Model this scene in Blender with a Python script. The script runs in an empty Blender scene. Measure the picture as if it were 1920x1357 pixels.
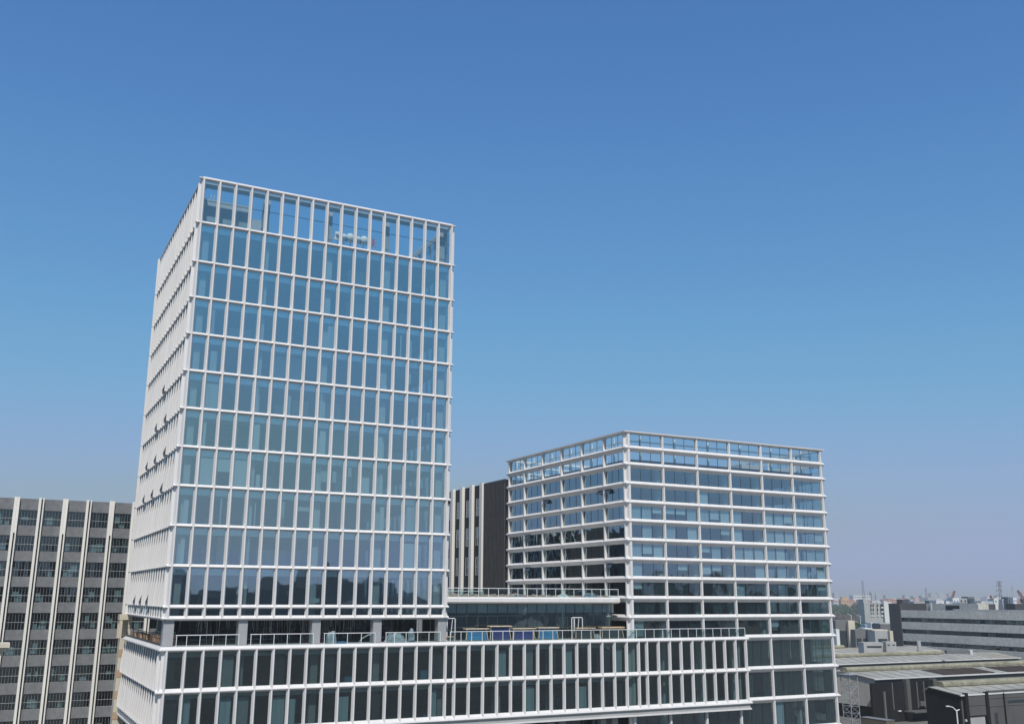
import bpy, math, random
from mathutils import Vector
R = random.Random(11)
sc = bpy.context.scene
col = sc.collection

# ------------------------------------------------------------------ camera geometry (metres; camera 26 m above the yard)
F, PITCH, YAW, ROLL, H = 1829.35, 0.2364, 0.4816, 0.0044, 26.0
fw = Vector((math.sin(YAW) * math.cos(PITCH), math.cos(YAW) * math.cos(PITCH), math.sin(PITCH)))
rt = Vector((math.cos(YAW), -math.sin(YAW), 0)); up = rt.cross(fw)
cr = rt * math.cos(ROLL) + up * math.sin(ROLL); cu = up * math.cos(ROLL) - rt * math.sin(ROLL)
CAM = Vector((0, 0, H))

def at(u, v, d):
    """world point at depth d metres along the viewing axis, seen at photo pixel (u, v)"""
    return CAM + (fw + cr * ((u - 960) / F) - cu * ((v - 678.5) / F)) * d

def area_seen(c, n, a):
    d = Vector(c) - CAM
    z = d.dot(fw)
    if z <= 0: return 0
    px = 960 + F * d.dot(cr) / z; py = 678.5 - F * d.dot(cu) / z
    if not (-20 < px < 1940 and -20 < py < 1377): return 0
    return a * max(0, -d.normalized().dot(Vector(n))) / d.length_squared

# ------------------------------------------------------------------ materials
def nodes(m):
    m.use_nodes = True
    nt = m.node_tree; nt.nodes.clear()
    return nt, nt.nodes.new, nt.links.new

def mat(name, c, rough=.6, var=.12, scale=.35, streak=0, metal=0, fine=0, wave=None, dirt=None, bump=0, brick=None):
    m = bpy.data.materials.new(name); nt, N, L = nodes(m)
    out = N('ShaderNodeOutputMaterial'); b = N('ShaderNodeBsdfPrincipled'); L(b.outputs[0], out.inputs[0])
    b.inputs['Roughness'].default_value = rough; b.inputs['Specular IOR Level'].default_value = .08 if max(c) < .1 and rough > .6 else .4; b.inputs['Metallic'].default_value = metal
    g = N('ShaderNodeNewGeometry'); mp = N('ShaderNodeMapping'); L(g.outputs['Position'], mp.inputs[0])
    if streak: mp.inputs['Scale'].default_value = (1, 1, streak)
    n = N('ShaderNodeTexNoise'); n.inputs['Scale'].default_value = scale; n.inputs['Detail'].default_value = 6
    n.inputs['Roughness'].default_value = .65; L(mp.outputs[0], n.inputs['Vector'])
    cr_ = N('ShaderNodeValToRGB'); e = cr_.color_ramp.elements
    e[0].position = .3; e[1].position = .7
    e[0].color = (*[x * (1 - var) for x in c], 1); e[1].color = (*[min(1, x * (1 + var)) for x in c], 1)
    if dirt: e[0].color = (*dirt, 1)
    L(n.outputs['Fac'], cr_.inputs[0]); last = cr_.outputs[0]
    if fine:
        n2 = N('ShaderNodeTexNoise'); n2.inputs['Scale'].default_value = fine; n2.inputs['Detail'].default_value = 3
        L(g.outputs['Position'], n2.inputs['Vector'])
        mx = N('ShaderNodeMix'); mx.data_type = 'RGBA'; mx.blend_type = 'MULTIPLY'; mx.inputs[0].default_value = .5
        L(last, mx.inputs[6]); L(n2.outputs['Fac'], mx.inputs[7])
        hs = N('ShaderNodeHueSaturation'); hs.inputs['Saturation'].default_value = .9; hs.inputs['Value'].default_value = 1.35
        L(mx.outputs[2], hs.inputs['Color']); last = hs.outputs[0]
    if brick:
        br = N('ShaderNodeTexBrick'); L(g.outputs['Position'], br.inputs[0]); br.inputs['Scale'].default_value = brick
        mx = N('ShaderNodeMix'); mx.data_type = 'RGBA'; mx.blend_type = 'MULTIPLY'; mx.inputs[0].default_value = .6
        L(last, mx.inputs[6]); L(br.outputs['Color'], mx.inputs[7]); last = mx.outputs[2]
    L(last, b.inputs['Base Color'])
    if wave or bump:
        bm_ = N('ShaderNodeBump'); bm_.inputs['Distance'].default_value = .06
        if wave:
            w = N('ShaderNodeTexWave'); w.bands_direction = wave[0]; w.inputs['Scale'].default_value = wave[1]
            L(g.outputs['Position'], w.inputs['Vector']); L(w.outputs['Fac'], bm_.inputs['Height']); bm_.inputs['Strength'].default_value = .5
        else:
            L(n.outputs['Fac'], bm_.inputs['Height']); bm_.inputs['Strength'].default_value = bump
        L(bm_.outputs[0], b.inputs['Normal'])
    return m

def glass(name, tint, coat, base, rip=.01, rscale=.22):
    m = bpy.data.materials.new(name); nt, N, L = nodes(m)
    out = N('ShaderNodeOutputMaterial'); mx = N('ShaderNodeMixShader'); L(mx.outputs[0], out.inputs[0])
    t = N('ShaderNodeBsdfTransparent'); t.inputs[0].default_value = (*tint, 1)
    gl = N('ShaderNodeBsdfGlossy'); gl.inputs['Color'].default_value = (*coat, 1); gl.inputs['Roughness'].default_value = .015
    lw = N('ShaderNodeLayerWeight'); lw.inputs[0].default_value = .5
    p = N('ShaderNodeMath'); p.operation = 'POWER'; L(lw.outputs['Facing'], p.inputs[0]); p.inputs[1].default_value = 4.5
    mr = N('ShaderNodeMapRange'); L(p.outputs[0], mr.inputs[0]); mr.inputs[3].default_value = base; mr.inputs[4].default_value = 1
    L(mr.outputs[0], mx.inputs[0]); L(t.outputs[0], mx.inputs[1]); L(gl.outputs[0], mx.inputs[2])
    g = N('ShaderNodeNewGeometry'); n = N('ShaderNodeTexNoise'); n.inputs['Scale'].default_value = rscale; n.inputs['Detail'].default_value = 1.5
    L(g.outputs['Position'], n.inputs['Vector'])
    b = N('ShaderNodeBump'); b.inputs['Strength'].default_value = 1; b.inputs['Distance'].default_value = rip
    L(n.outputs['Fac'], b.inputs['Height']); L(b.outputs[0], gl.inputs['Normal'])
    return m

M = dict(
    white=mat('white aluminium panel', (.75, .725, .70), .38, .07, .9, .10),
    white2=mat('white parapet panel', (.745, .72, .69), .42, .07, .8, .2),
    glass=glass('blue coated glass', (.60, .77, .81), (.73, .93, 1.0), .47, .016),
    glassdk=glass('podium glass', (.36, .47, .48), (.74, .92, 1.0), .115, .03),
    glassrb=glass('ribbon glass', (.62, .77, .80), (.72, .93, .99), .36, .03, .35),
    glasslow=glass('lower ribbon glass', (.46, .58, .60), (.74, .93, 1.0), .17, .03, .35),
    clear=glass('clear balustrade glass', (.62, .76, .78), (.9, 1, 1), .07, .005),
    clearcr=glass('crown glass', (.70, .84, .88), (.8, .95, 1), .20, .01),
    frame=mat('dark window frame', (.035, .045, .05), .4, .1),
    slab=mat('concrete slab', (.42, .43, .42), .8, .12, .6),
    spandrel=mat('pale spandrel panel', (.70, .73, .72), .6, .08, .5),
    shadowbox=mat('aluminium shadow box', (.92, .91, .90), .22, .06, .5, metal=.85),
    core=mat('interior wall', (.30, .31, .31), .8, .25, .25),
    sashg=mat('tilted sash glass', (.06, .085, .11), .12, .1),
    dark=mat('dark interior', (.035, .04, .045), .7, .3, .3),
    colm=mat('grey column render', (.36, .36, .365), .8, .08, .7),
    colin=mat('pale interior column', (.62, .64, .62), .7, .1, .6),
    blind=mat('pale roller blind', (.72, .76, .77), .8, .05, 2),
    drape=mat('grey drape', (.06, .075, .08), .8, .35, 3.0, .02),
    sheer=mat('thin curtain', (.50, .58, .62), .8, .2, 3.0, .02),
    steel=mat('galvanised steel', (.45, .46, .47), .45, .15, 1, metal=.3),
    wsteel=mat('white painted steel', (.74, .74, .73), .4, .05, 1),
    rod=mat('hanger rod', (.35, .36, .36), .5, .2, 1),
    timber=mat('raw timber', (.55, .38, .22), .8, .25, 2, fine=6),
    timber2=mat('pale timber', (.66, .53, .36), .8, .2, 2, fine=6),
    bluef=mat('light blue protective film', (.045, .20, .36), .45, .2, 1.5),
    navyf=mat('navy protective film', (.035, .05, .17), .45, .25, 1.5),
    wrap=mat('clear plastic wrap', (.26, .31, .33), .3, .5, 2.5),
    sheet=mat('light blue sheet', (.08, .24, .38), .5, .35, 2),
    rubble=mat('sandy rubble', (.33, .25, .18), .95, .45, 1.5, fine=4, bump=1),
    sack=mat('brown brick pallet', (.62, .36, .19), .9, .3, 2.5, fine=8, brick=2.2),
    green=mat('green tarpaulin', (.10, .22, .17), .7, .25, 1.5),
    charcoal=mat('charcoal cladding', (.036, .037, .044), .65, .18, .4),
    slat=mat('black slat', (.052, .053, .057), .55, .2, 1),
    cream=mat('cream fin render', (.86, .825, .75), .75, .08, .4, .2),
    cream2=mat('cream stone', (.60, .54, .42), .8, .15, .5, .3),
    ochre=mat('ochre render', (.48, .33, .20), .85, .25, .5, .3),
    greyw=mat('grey render', (.185, .190, .198), .85, .12, .3, .3, fine=1.2),
    greyl=mat('light grey render', (.40, .40, .39), .85, .12, .25, .35),
    greym=mat('mid grey wall', (.17, .17, .172), .85, .12, .2, .3),
    greyd=mat('dark grey wall', (.075, .075, .08), .8, .15, .2, .3),
    corr=mat('corrugated grey cladding', (.58, .55, .48), .6, .2, .3, .15, wave=('Y', 1.6)),
    paint=mat('charcoal painted wall', (.019, .0195, .02), .75, .25, .25, .3),
    paint2=mat('grey painted wall', (.105, .103, .097), .75, .15, .3, .3),
    roof=mat('weathered metal roof', (.37, .35, .285), .55, .2, .15, fine=.8),
    vent=mat('yellowed ridge vent', (.27, .255, .17), .75, .35, .5, fine=1.2),
    solar=mat('brown roof panel', (.062, .048, .038), .9, .2, .8),
    asphalt=mat('asphalt yard', (.16, .148, .128), .9, .25, .06, fine=.5),
    ground=mat('dusty ground', (.16, .15, .125), .95, .35, .004, fine=.02),
    lawn=mat('lawn', (.08, .13, .045), .95, .4, .03, fine=.1),
    brownf=mat('bare scrub', (.13, .10, .085), .95, .4, .02, fine=.08),
    leaf=mat('dark green leaves', (.035, .07, .03), .8, .5, .12),
    leaf2=mat('bright green leaves', (.05, .12, .03), .8, .5, .5),
    bark=mat('bark', (.08, .06, .045), .9),
    red=mat('red crane paint', (.24, .085, .075), .6, .2, .4),
    redw=mat('red lacquer', (.5, .06, .05), .5, .1),
    orange=mat('orange house render', (.60, .38, .20), .85, .15, .05),
    pink=mat('pink house render', (.58, .38, .32), .85, .15, .05),
    redroof=mat('red tile roof', (.36, .13, .085), .85, .25, .1),
    bluew=mat('pale blue cladding', (.30, .40, .46), .7, .1, .2),
    wwall=mat('white render', (.70, .70, .68), .8, .1, .1, .3),
    pconc=mat('pale concrete band', (.60, .565, .49), .85, .1, .2, .35, fine=.9),
    roofp=mat('dark plant housing', (.36, .40, .43), .8, .15, .4),
    tower=mat('far tower render', (.40, .42, .45), .8, .2, .03),
    mirror=mat('far city facade', (.09, .10, .115), .8, .3, .02),
    tank=mat('brown container', (.17, .14, .11), .7, .25, .5, wave=('Y', 2.5)),
)

# ------------------------------------------------------------------ mesh builder
class MB:
    def __init__(s): s.v = []; s.f = []; s.m = []
    def face(s, pts, m=0):
        i = len(s.v); s.v += [tuple(p) for p in pts]; s.f.append(tuple(range(i, i + len(pts)))); s.m.append(m)
    def hexa(s, p, m=0):
        i = len(s.v); s.v += [tuple(q) for q in p]
        for f in ((0, 3, 2, 1), (4, 5, 6, 7), (0, 1, 5, 4), (1, 2, 6, 5), (2, 3, 7, 6), (3, 0, 4, 7)):
            s.f.append(tuple(i + k for k in f)); s.m.append(m)
    def box(s, x0, y0, z0, x1, y1, z1, m=0):
        s.hexa(((x0, y0, z0), (x1, y0, z0), (x1, y1, z0), (x0, y1, z0), (x0, y0, z1), (x1, y0, z1), (x1, y1, z1), (x0, y1, z1)), m)
    def obox(s, c, ax, hx, hy, z0, z1, m=0):
        ax = Vector((ax[0], ax[1], 0)).normalized(); ay = Vector((-ax.y, ax.x, 0)); c = Vector((c[0], c[1], 0))
        q = [c - ax * hx - ay * hy, c + ax * hx - ay * hy, c + ax * hx + ay * hy, c - ax * hx + ay * hy]
        s.hexa([(p.x, p.y, z0) for p in q] + [(p.x, p.y, z1) for p in q], m)
    def bar(s, a, b, w, m=0, h=None):
        a, b = Vector(a), Vector(b); d = (b - a).normalized(); h = h or w
        k = d.cross(Vector((0, 0, 1)))
        if k.length < .05: k = d.cross(Vector((0, 1, 0)))
        k.normalize(); l = k.cross(d); k *= w / 2; l *= h / 2
        s.hexa([a - k - l, a + k - l, a + k + l, a - k + l, b - k - l, b + k - l, b + k + l, b - k + l], m)
    def tube(s, pts, r, m=0, n=8):
        i0 = len(s.v); pts = [Vector(p) for p in pts]
        rr = r if isinstance(r, (list, tuple)) else [r] * len(pts)
        for j, p in enumerate(pts):
            d = (pts[min(j + 1, len(pts) - 1)] - pts[max(j - 1, 0)]).normalized()
            k = d.cross(Vector((0, 0, 1)))
            if k.length < .05: k = d.cross(Vector((0, 1, 0)))
            k.normalize(); l = d.cross(k)
            for t in range(n):
                a = 2 * math.pi * t / n; s.v.append(tuple(p + (k * math.cos(a) + l * math.sin(a)) * rr[j]))
        for j in range(len(pts) - 1):
            for t in range(n):
                a = i0 + j * n + t; b = i0 + j * n + (t + 1) % n
                s.f.append((a, b, b + n, a + n)); s.m.append(m)
        s.f.append(tuple(i0 + t for t in reversed(range(n)))); s.m.append(m)
        e = i0 + (len(pts) - 1) * n; s.f.append(tuple(e + t for t in range(n))); s.m.append(m)
    def prism(s, poly, z0, z1, m=0):
        n = len(poly); i = len(s.v)
        s.v += [(p[0], p[1], z0) for p in poly] + [(p[0], p[1], z1) for p in poly]
        for k in range(n):
            j = (k + 1) % n; s.f.append((i + k, i + j, i + n + j, i + n + k)); s.m.append(m)
        s.f.append(tuple(i + k for k in reversed(range(n)))); s.m.append(m)
        s.f.append(tuple(i + n + k for k in range(n))); s.m.append(m)
    def sweep(s, path, prof, z, closed=True, m=0):
        """profile of (outward, up) swept along a plan polyline; outward is to the right of travel"""
        P = [Vector((p[0], p[1])) for p in path]; n = len(P); i0 = len(s.v); q = len(prof)
        def nrm(a, b): d = (b - a).normalized(); return Vector((d.y, -d.x))
        for k in range(n):
            ns = []
            if closed or k > 0: ns.append(nrm(P[k - 1], P[k]))
            if closed or k < n - 1: ns.append(nrm(P[k], P[(k + 1) % n]))
            o = ns[0] if len(ns) == 1 or (ns[0] - ns[1]).length < 1e-4 else ns[0] + ns[1]
            for d, h in prof: s.v.append((P[k].x + o.x * d, P[k].y + o.y * d, z + h))
        for k in range(n if closed else n - 1):
            for t in range(q):
                a = i0 + k * q + t; b = i0 + k * q + (t + 1) % q
                c = i0 + ((k + 1) % n) * q + t; e = i0 + ((k + 1) % n) * q + (t + 1) % q
                s.f.append((a, c, e, b)); s.m.append(m)
        if not closed:
            s.f.append(tuple(i0 + t for t in range(q))); s.m.append(m)
            s.f.append(tuple(i0 + (n - 1) * q + t for t in reversed(range(q)))); s.m.append(m)
    def dome(s, c, rx, ry, rz, m=0, n=10, rings=5):
        i0 = len(s.v)
        for j in range(rings):
            a = math.pi / 2 * j / rings
            for t in range(n):
                b = 2 * math.pi * t / n
                s.v.append((c[0] + rx * math.cos(a) * math.cos(b), c[1] + ry * math.cos(a) * math.sin(b), c[2] + rz * math.sin(a)))
        s.v.append((c[0], c[1], c[2] + rz))
        for j in range(rings - 1):
            for t in range(n):
                a = i0 + j * n + t; b = i0 + j * n + (t + 1) % n; s.f.append((a, b, b + n, a + n)); s.m.append(m)
        for t in range(n):
            s.f.append((i0 + (rings - 1) * n + t, i0 + (rings - 1) * n + (t + 1) % n, len(s.v) - 1)); s.m.append(m)
    def build(s, name, mats, parent=None, smooth=False):
        if not isinstance(mats, (list, tuple)): mats = [mats]
        o0 = Vector((0, 0, 0)); p = parent
        while p is not None: o0 += Vector(p.location); p = p.parent
        me = bpy.data.meshes.new(name)
        me.from_pydata([(a - o0.x, b - o0.y, c - o0.z) for a, b, c in s.v], [], s.f)
        for m_ in mats: me.materials.append(M[m_])
        me.polygons.foreach_set('material_index', s.m)
        if smooth: me.polygons.foreach_set('use_smooth', [True] * len(s.f))
        me.update()
        o = bpy.data.objects.new(name, me); col.objects.link(o)
        if parent: o.parent = parent
        return o

def tag(o, label=None, cat=None, group=None, kind=None):
    if label: o['label'] = label
    if cat: o['category'] = cat
    if group: o['group'] = group
    if kind: o['kind'] = kind
    return o

def thing(name, loc, label, cat, group=None):
    o = bpy.data.objects.new(name, None); col.objects.link(o); o.location = loc
    o.empty_display_size = .5
    return tag(o, label, cat, group)

def bx(name, m, parent, *a):
    b = MB(); b.box(*a); return b.build(name, m, parent)

def pane(b, p0, p1, z0, z1, n, fr=.05, mull=(), wob=.007, mg=0, mf=1, rails=()):
    """one glazed opening: glass split at the mullions (each sheet a hair out of true) and its frame"""
    p0, p1, n = Vector((*p0, 0)), Vector((*p1, 0)), Vector((*n, 0)); d = p1 - p0; w = d.length; d /= w
    cuts = [0] + [w * k for k in mull] + [w]
    for a, c in zip(cuts[:-1], cuts[1:]):
        o = [n * R.uniform(-wob, wob) for _ in range(3)]; o.append(o[0] + o[2] - o[1])
        q = [p0 + d * a + Vector((0, 0, z0)), p0 + d * c + Vector((0, 0, z0)), p0 + d * c + Vector((0, 0, z1)), p0 + d * a + Vector((0, 0, z1))]
        q = [x + y for x, y in zip(q, o)]
        if (q[1] - q[0]).cross(q[3] - q[0]).dot(n) < 0: q.reverse()
        b.face(q, mg)
    def rect(a0, a1, h0, h1):
        e = n * .03
        A = [p0 + d * a0 - e, p0 + d * a1 - e, p0 + d * a1 + e, p0 + d * a0 + e]
        b.hexa([(x.x, x.y, h0) for x in A] + [(x.x, x.y, h1) for x in A], mf)
    if fr:
        rect(0, fr, z0, z1); rect(w - fr, w, z0, z1); rect(fr, w - fr, z0, z0 + fr); rect(fr, w - fr, z1 - fr, z1)
        for k in mull: rect(w * k - fr * .6, w * k + fr * .6, z0 + fr, z1 - fr)
        for k in rails: rect(fr, w - fr, z0 + (z1 - z0) * k - .03, z0 + (z1 - z0) * k + .03)

class Windows:
    """collects a building's windows; the 100 that show largest become parts, the others one part"""
    def __init__(s, root): s.root = root; s.l = []
    def add(s, p0, p1, z0, z1, n, mats, extra=None, **k):
        c = ((p0[0] + p1[0]) / 2, (p0[1] + p1[1]) / 2, (z0 + z1) / 2)
        a = math.hypot(p1[0] - p0[0], p1[1] - p0[1]) * (z1 - z0)
        s.l.append((area_seen(c, (*n, 0), a), (p0, p1, z0, z1, n), mats, extra, k))
    def finish(s):
        s.l.sort(key=lambda t: -t[0]); rest = {}
        for i, (sc_, a, mats, extra, k) in enumerate(s.l):
            if i < 100 and sc_ > 0:
                b = MB(); pane(b, *a, **k); o = b.build('window', mats, s.root)
                if extra: extra(o)
            else:
                b = rest.setdefault('r', MB())
                key = tuple(mats); ms = rest.setdefault('m', [])
                for q in mats:
                    if q not in ms: ms.append(q)
                pane(b, *a, mg=ms.index(mats[0]), mf=ms.index(mats[1]), **k)
                if extra: extra(s.root)
        if 'r' in rest: tag(rest['r'].build('window', rest['m'], s.root), kind='stuff')

def fin_poly(c, t, n, wb, wt, d):
    """plan outline of a tapered fin: base width wb on the glass line, tip width wt at d"""
    c, t, n = Vector(c), Vector(t), Vector(n)
    q = [c - t * wb / 2, c - t * wt / 2 + n * d, c + t * wt / 2 + n * d, c + t * wb / 2]
    q = [(p.x, p.y) for p in q]
    ar = sum(q[i][0] * q[(i + 1) % 4][1] - q[(i + 1) % 4][0] * q[i][1] for i in range(4))
    return q if ar > 0 else q[::-1]

def flank_fin(x, y, nx, levels, w0=.36, w1=.14, d=.435, cut=1.45):
    """fin of a side elevation: on every storey its outer edge is cut back below the band above"""
    b = MB()
    for lo, hi, c in levels:
        def sec(z, k):
            q = [(x, y - w0 / 2), (x + nx * d * k, y - (w1 + (w0 - w1) * (1 - k)) / 2), (x + nx * d * k, y + (w1 + (w0 - w1) * (1 - k)) / 2), (x, y + w0 / 2)]
            if nx < 0: q.reverse()
            return [(a, e, z) for a, e in q]
        m = max(lo + .02, hi - c)
        k = min(1, .12 + .88 * (hi - m) / c)
        b.hexa(sec(lo, k) + sec(m, k) if hi - m < c else sec(lo, 1) + sec(m, 1)); b.hexa(sec(m, min(1, k)) + sec(hi, .12))
    return b

# ================================================================== THE SETTING
b = MB(); b.face([(-9000, -9000, 0), (9000, -9000, 0), (9000, 9000, 0), (-9000, 9000, 0)])
tag(b.build('ground', 'ground'), 'dusty pale ground stretching to the hazy horizon', 'ground', kind='structure')
b = MB(); b.face([(-60, -40, .004), (340, -40, .004), (340, 300, .004), (-60, 300, .004)])
tag(b.build('yard', 'asphalt'), 'grey asphalt yard round the office blocks and sheds', 'yard', kind='structure')
def strip(name, m, u0, u1, da, db, z, label, cat):
    az0, az1 = [YAW + math.atan((u - 960) / F / math.cos(PITCH)) for u in (u0, u1)]
    b = MB(); b.face([(da * math.sin(az0), da * math.cos(az0), z), (da * math.sin(az1), da * math.cos(az1), z), (db * math.sin(az1), db * math.cos(az1), z), (db * math.sin(az0), db * math.cos(az0), z)])
    tag(b.build(name, m), label, cat, kind='structure')
strip('lawn', 'lawn', 1480, 1760, 760, 1150, .004, 'green lawn behind the sheds below the brown scrub', 'lawn')
strip('scrubland', 'brownf', 1440, 1800, 1150, 1840, .008, 'brown bare scrubland in front of the dark tree belt', 'scrubland')

# ================================================================== OFFICE TOWER
Z = [81.06, 74.71, 69.19] + [69.19 - 4.95 * k for k in range(1, 9)] + [24.69, 23.32]
D = .45
TX0, TX1, TY0, TY1 = 19.19 + D, 57.26 - D, 128.14 + D, 165.9 - D
FX = [19.86 + 2.1635 * k for k in range(18)]; FY = [128.81 + 2.1455 * k for k in range(18)]
tw = thing('office_tower', (38, 147, 0), 'tall glass office tower wrapped in a white grid of fins', 'office tower')
ring = [(TX0 + .3, TY1), (TX0 + .3, TY0), (TX1 - .3, TY0), (TX1 - .3, TY1)]
prof = [(-.1, -.24), (.06, -.22), (D, -.08), (D, -.02), (.14, .24), (-.1, .27)]
for i, z in enumerate(Z):
    b = MB(); b.sweep(ring, [(d, h * 1.15) for d, h in prof] if i in (0, 12) else prof, z)
    for xa, xb in ((TX0 - D, TX0 - .152), (TX1 + .152, TX1 + D)): b.hexa([(xa, TY0 - D, z - .08), (xb, TY0 - D, z - .08), (xb, TY0 - .05, z - .2), (xa, TY0 - .05, z - .2), (xa, TY0 - D, z - .02), (xb, TY0 - D, z - .02), (xb, TY0 - .05, z + .2), (xa, TY0 - .05, z + .2)])
    b.build('floor_band', 'white', tw)
for x in FX:
    for y, n in ((TY0, (0, -1)), (TY1, (0, 1))):
        b = MB(); b.prism(fin_poly((x, y), (1, 0), n, .55, .17, D - .015), Z[12], Z[0] + .1)
        if y == TY0 or x == FX[0]: b.build('fin', 'white', tw)
for y in FY:
    lv = [(Z[i + 1] + (.02 if i < 11 else -.1), Z[i] - .03, .75 if y == FY[0] else .15 if y == FY[-1] else 3.7) for i in range(12)]
    flank_fin(TX0, y, -1, lv).build('fin', 'white', tw); flank_fin(TX1, y, 1, lv).build('fin', 'white', tw)
for x0, x1, y0, y1 in ((TX0 - .01, FX[0] - .2, TY0 - .01, FY[0] - .2), (FX[-1] + .2, TX1 + .01, TY0 - .01, FY[0] - .2)):
    bx('corner_post', 'white', tw, x0, y0, Z[12], x1, y1, Z[0])
W = Windows(tw)
# (row, bay): pale boards and blinds seen inside, as (left, right, bottom, top) fractions
BL = {(7, 1): (0, 1, 0, .78), (7, 2): (0, 1, .42, .78), (7, 3): (0, 1, 0, .78), (6, 1): (.1, .3, 0, .7), (6, 4): (.05, .55, 0, .75),
      (6, 5): (.3, .6, 0, .08), (6, 6): (.3, .6, 0, .08), (8, 0): (.4, .75, 0, .66), (9, 0): (.4, .7, 0, .68), (6, 8): (.25, .75, 0, .72),
      (6, 12): (0, .5, 0, .68), (6, 16): (.3, .8, 0, .62), (7, 11): (.05, .75, 0, .5), (7, 12): (.4, .55, 0, .62), (9, 14): (0, 1, 0, .74),
      (5, 4): (.1, .2, 0, .8), (5, 8): (.2, .3, 0, .8), (7, 4): (.5, .8, 0, .4), (8, 12): (.5, .85, 0, .72), (4, 12): (.3, .7, 0, .16),
      (7, 14): (0, .6, 0, .08), (8, 4): (.55, .63, 0, .66), (10, 8): (.1, .9, .08, .2)}
def blind_at(x0, x1, z0, z1, f, m='blind'):
    def g(o):
        b = MB(); w = x1 - x0; h = z1 - z0
        b.box(x0 + w * f[0], TY0 + .34, z0 + h * f[2], x0 + w * f[1], TY0 + .38, z0 + h * f[3]); b.build('blind', m, o)
    return g
for r in range(12):
    z0, z1 = Z[r + 1] + .13, Z[r] - .13; gm = 'clearcr' if r == 0 else 'glass'
    for k in range(17):
        e = blind_at(FX[k] + .23, FX[k + 1] - .23, z0, z1, BL[(r, k)]) if (r, k) in BL else None
        if e is None and 2 <= r <= 9 and R.random() < .16:
            lo = R.choice((0, 0, .3, .5)); w0 = R.choice((0, 0, .2, .5)); e = blind_at(FX[k] + .23, FX[k + 1] - .23, z0, z1, (w0, min(1, w0 + R.choice((.12, .3, .5, 1))), lo, R.choice((.62, .74, .78))), R.choice(('sheer', 'drape', 'sheer', 'colin')))
        W.add((FX[k] + .2, TY0 - .02), (FX[k + 1] - .2, TY0 - .02), z0, z1, (0, -1), [gm, 'frame'], e)
        W.add((TX0 + .02, FY[k] + .2), (TX0 + .02, FY[k + 1] - .2), z0, z1, (-1, 0), [gm, 'frame'])
        W.add((TX1 - .02, FY[k] + .2), (TX1 - .02, FY[k + 1] - .2), z0, z1, (1, 0), [gm, 'frame'])
        W.add((FX[k] + .02, TY1 - .02), (FX[k + 1] - .02, TY1 - .02), z0, z1, (0, 1), [gm, 'frame'], fr=.06)
W.finish()
for i in range(1, 13):
    b = MB(); z = Z[i]
    b.box(TX0 + .12, TY0 + .12, z - .32, TX1 - .12, TY1 - .12, z + .05, 0)
    if i < 11:
        for a in ((TX0 + .2, TY0 + .2, TX1 - .2, TY0 + .3), (TX0 + .2, TY1 - .3, TX1 - .2, TY1 - .2), (TX0 + .2, TY0 + .31, TX0 + .3, TY1 - .31), (TX1 - .3, TY0 + .31, TX1 - .2, TY1 - .31)):
            b.box(a[0], a[1], z - 1.05, a[2], a[3], z - .325, 1)
    b.build('floor_slab', ['slab', 'shadowbox'], tw)
b = MB(); b.box(29, 138, Z[12], 48, 156, Z[1] - .34); b.build('core_wall', 'core', tw)
for x in (28.5, 37.6, 46.4, 55.4):
    for y0 in (TY0 + 1.0, TY1 - 2.2):
        bx('interior_column', 'colin', tw, x, y0, Z[12], x + 1.0, y0 + 1.0, Z[1] - .33)
bx('interior_column', 'colin', tw, TX0 + .9, TY0 + 1, Z[12], TX0 + 1.7, TY0 + 1.8, Z[1] - .33)
# partitions and ceiling gear that show faintly through the glass
b = MB()
for r in range(1, 10):
    for k in range(5):
        x = R.uniform(24, 54); z = Z[r + 1] + .06; y = R.uniform(131.5, 137)
        b.box(x, y, z, x + R.uniform(.8, 4.2), y + .15, z + R.choice((2.4, 3.2, 3.9, 1.1)))
b.build('partition', 'spandrel', tw)
b = MB()
for r in range(6, 11):
    z = Z[r] - .55
    for y in (129.3, 131.5, 134): b.box(TX0 + 2, y, z - .15, TX1 - 2, y + .5, z + .15)
b.build('ceiling_duct', 'blind', tw)
# crown: posts, rail, head beam and roof housing behind the top glass
for x in (28.5, 37.6, 46.4, 55.4): bx('crown_post', 'slab', tw, x, TY0 + 1.6, Z[1] + .06, x + .9, TY0 + 2.5, Z[0] - .7)
b = MB(); b.sweep([(TX0 + .5, TY1 - .5), (TX0 + .5, TY0 + .5), (TX1 - .5, TY0 + .5), (TX1 - .5, TY1 - .5)], [(-.3, -.95), (-.1, -.95), (-.1, -.2), (-.3, -.2)], Z[0]); b.build('head_beam', 'slab', tw)
b = MB(); b.box(TX0 + .3, TY0 + .12, Z[1] + 3.28, TX1 - .3, TY0 + .18, Z[1] + 3.36); b.build('crown_rail', 'frame', tw)
b = MB(); b.box(20.3, 131.2, Z[1] + .06, 26.6, 150, Z[1] + 4.6); b.box(26.61, 133, Z[1] + .06, 29.5, 146, Z[1] + 3.6); b.build('roof_housing', 'roofp', tw)
b = MB()
for s in (-.25, .25): b.bar((21.2 + s, 131, Z[1] + 3.3), (21.9 + s, 132.4, Z[1] + 5.9), .07)
for k in range(6): b.bar((20.95 + .12 * k, 131 + .24 * k, Z[1] + 3.5 + .42 * k), (21.45 + .12 * k, 131 + .24 * k, Z[1] + 3.5 + .42 * k), .06)
b.build('ladder', 'steel', tw)
b = MB(); b.box(50, 146, Z[1] + .06, 56, 160, Z[1] + 3.2); b.prism([(52, 141), (56.2, 141), (56.2, 145)], Z[1] + .06, Z[1] + 2.6); b.build('plant_enclosure', 'slab', tw)
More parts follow.
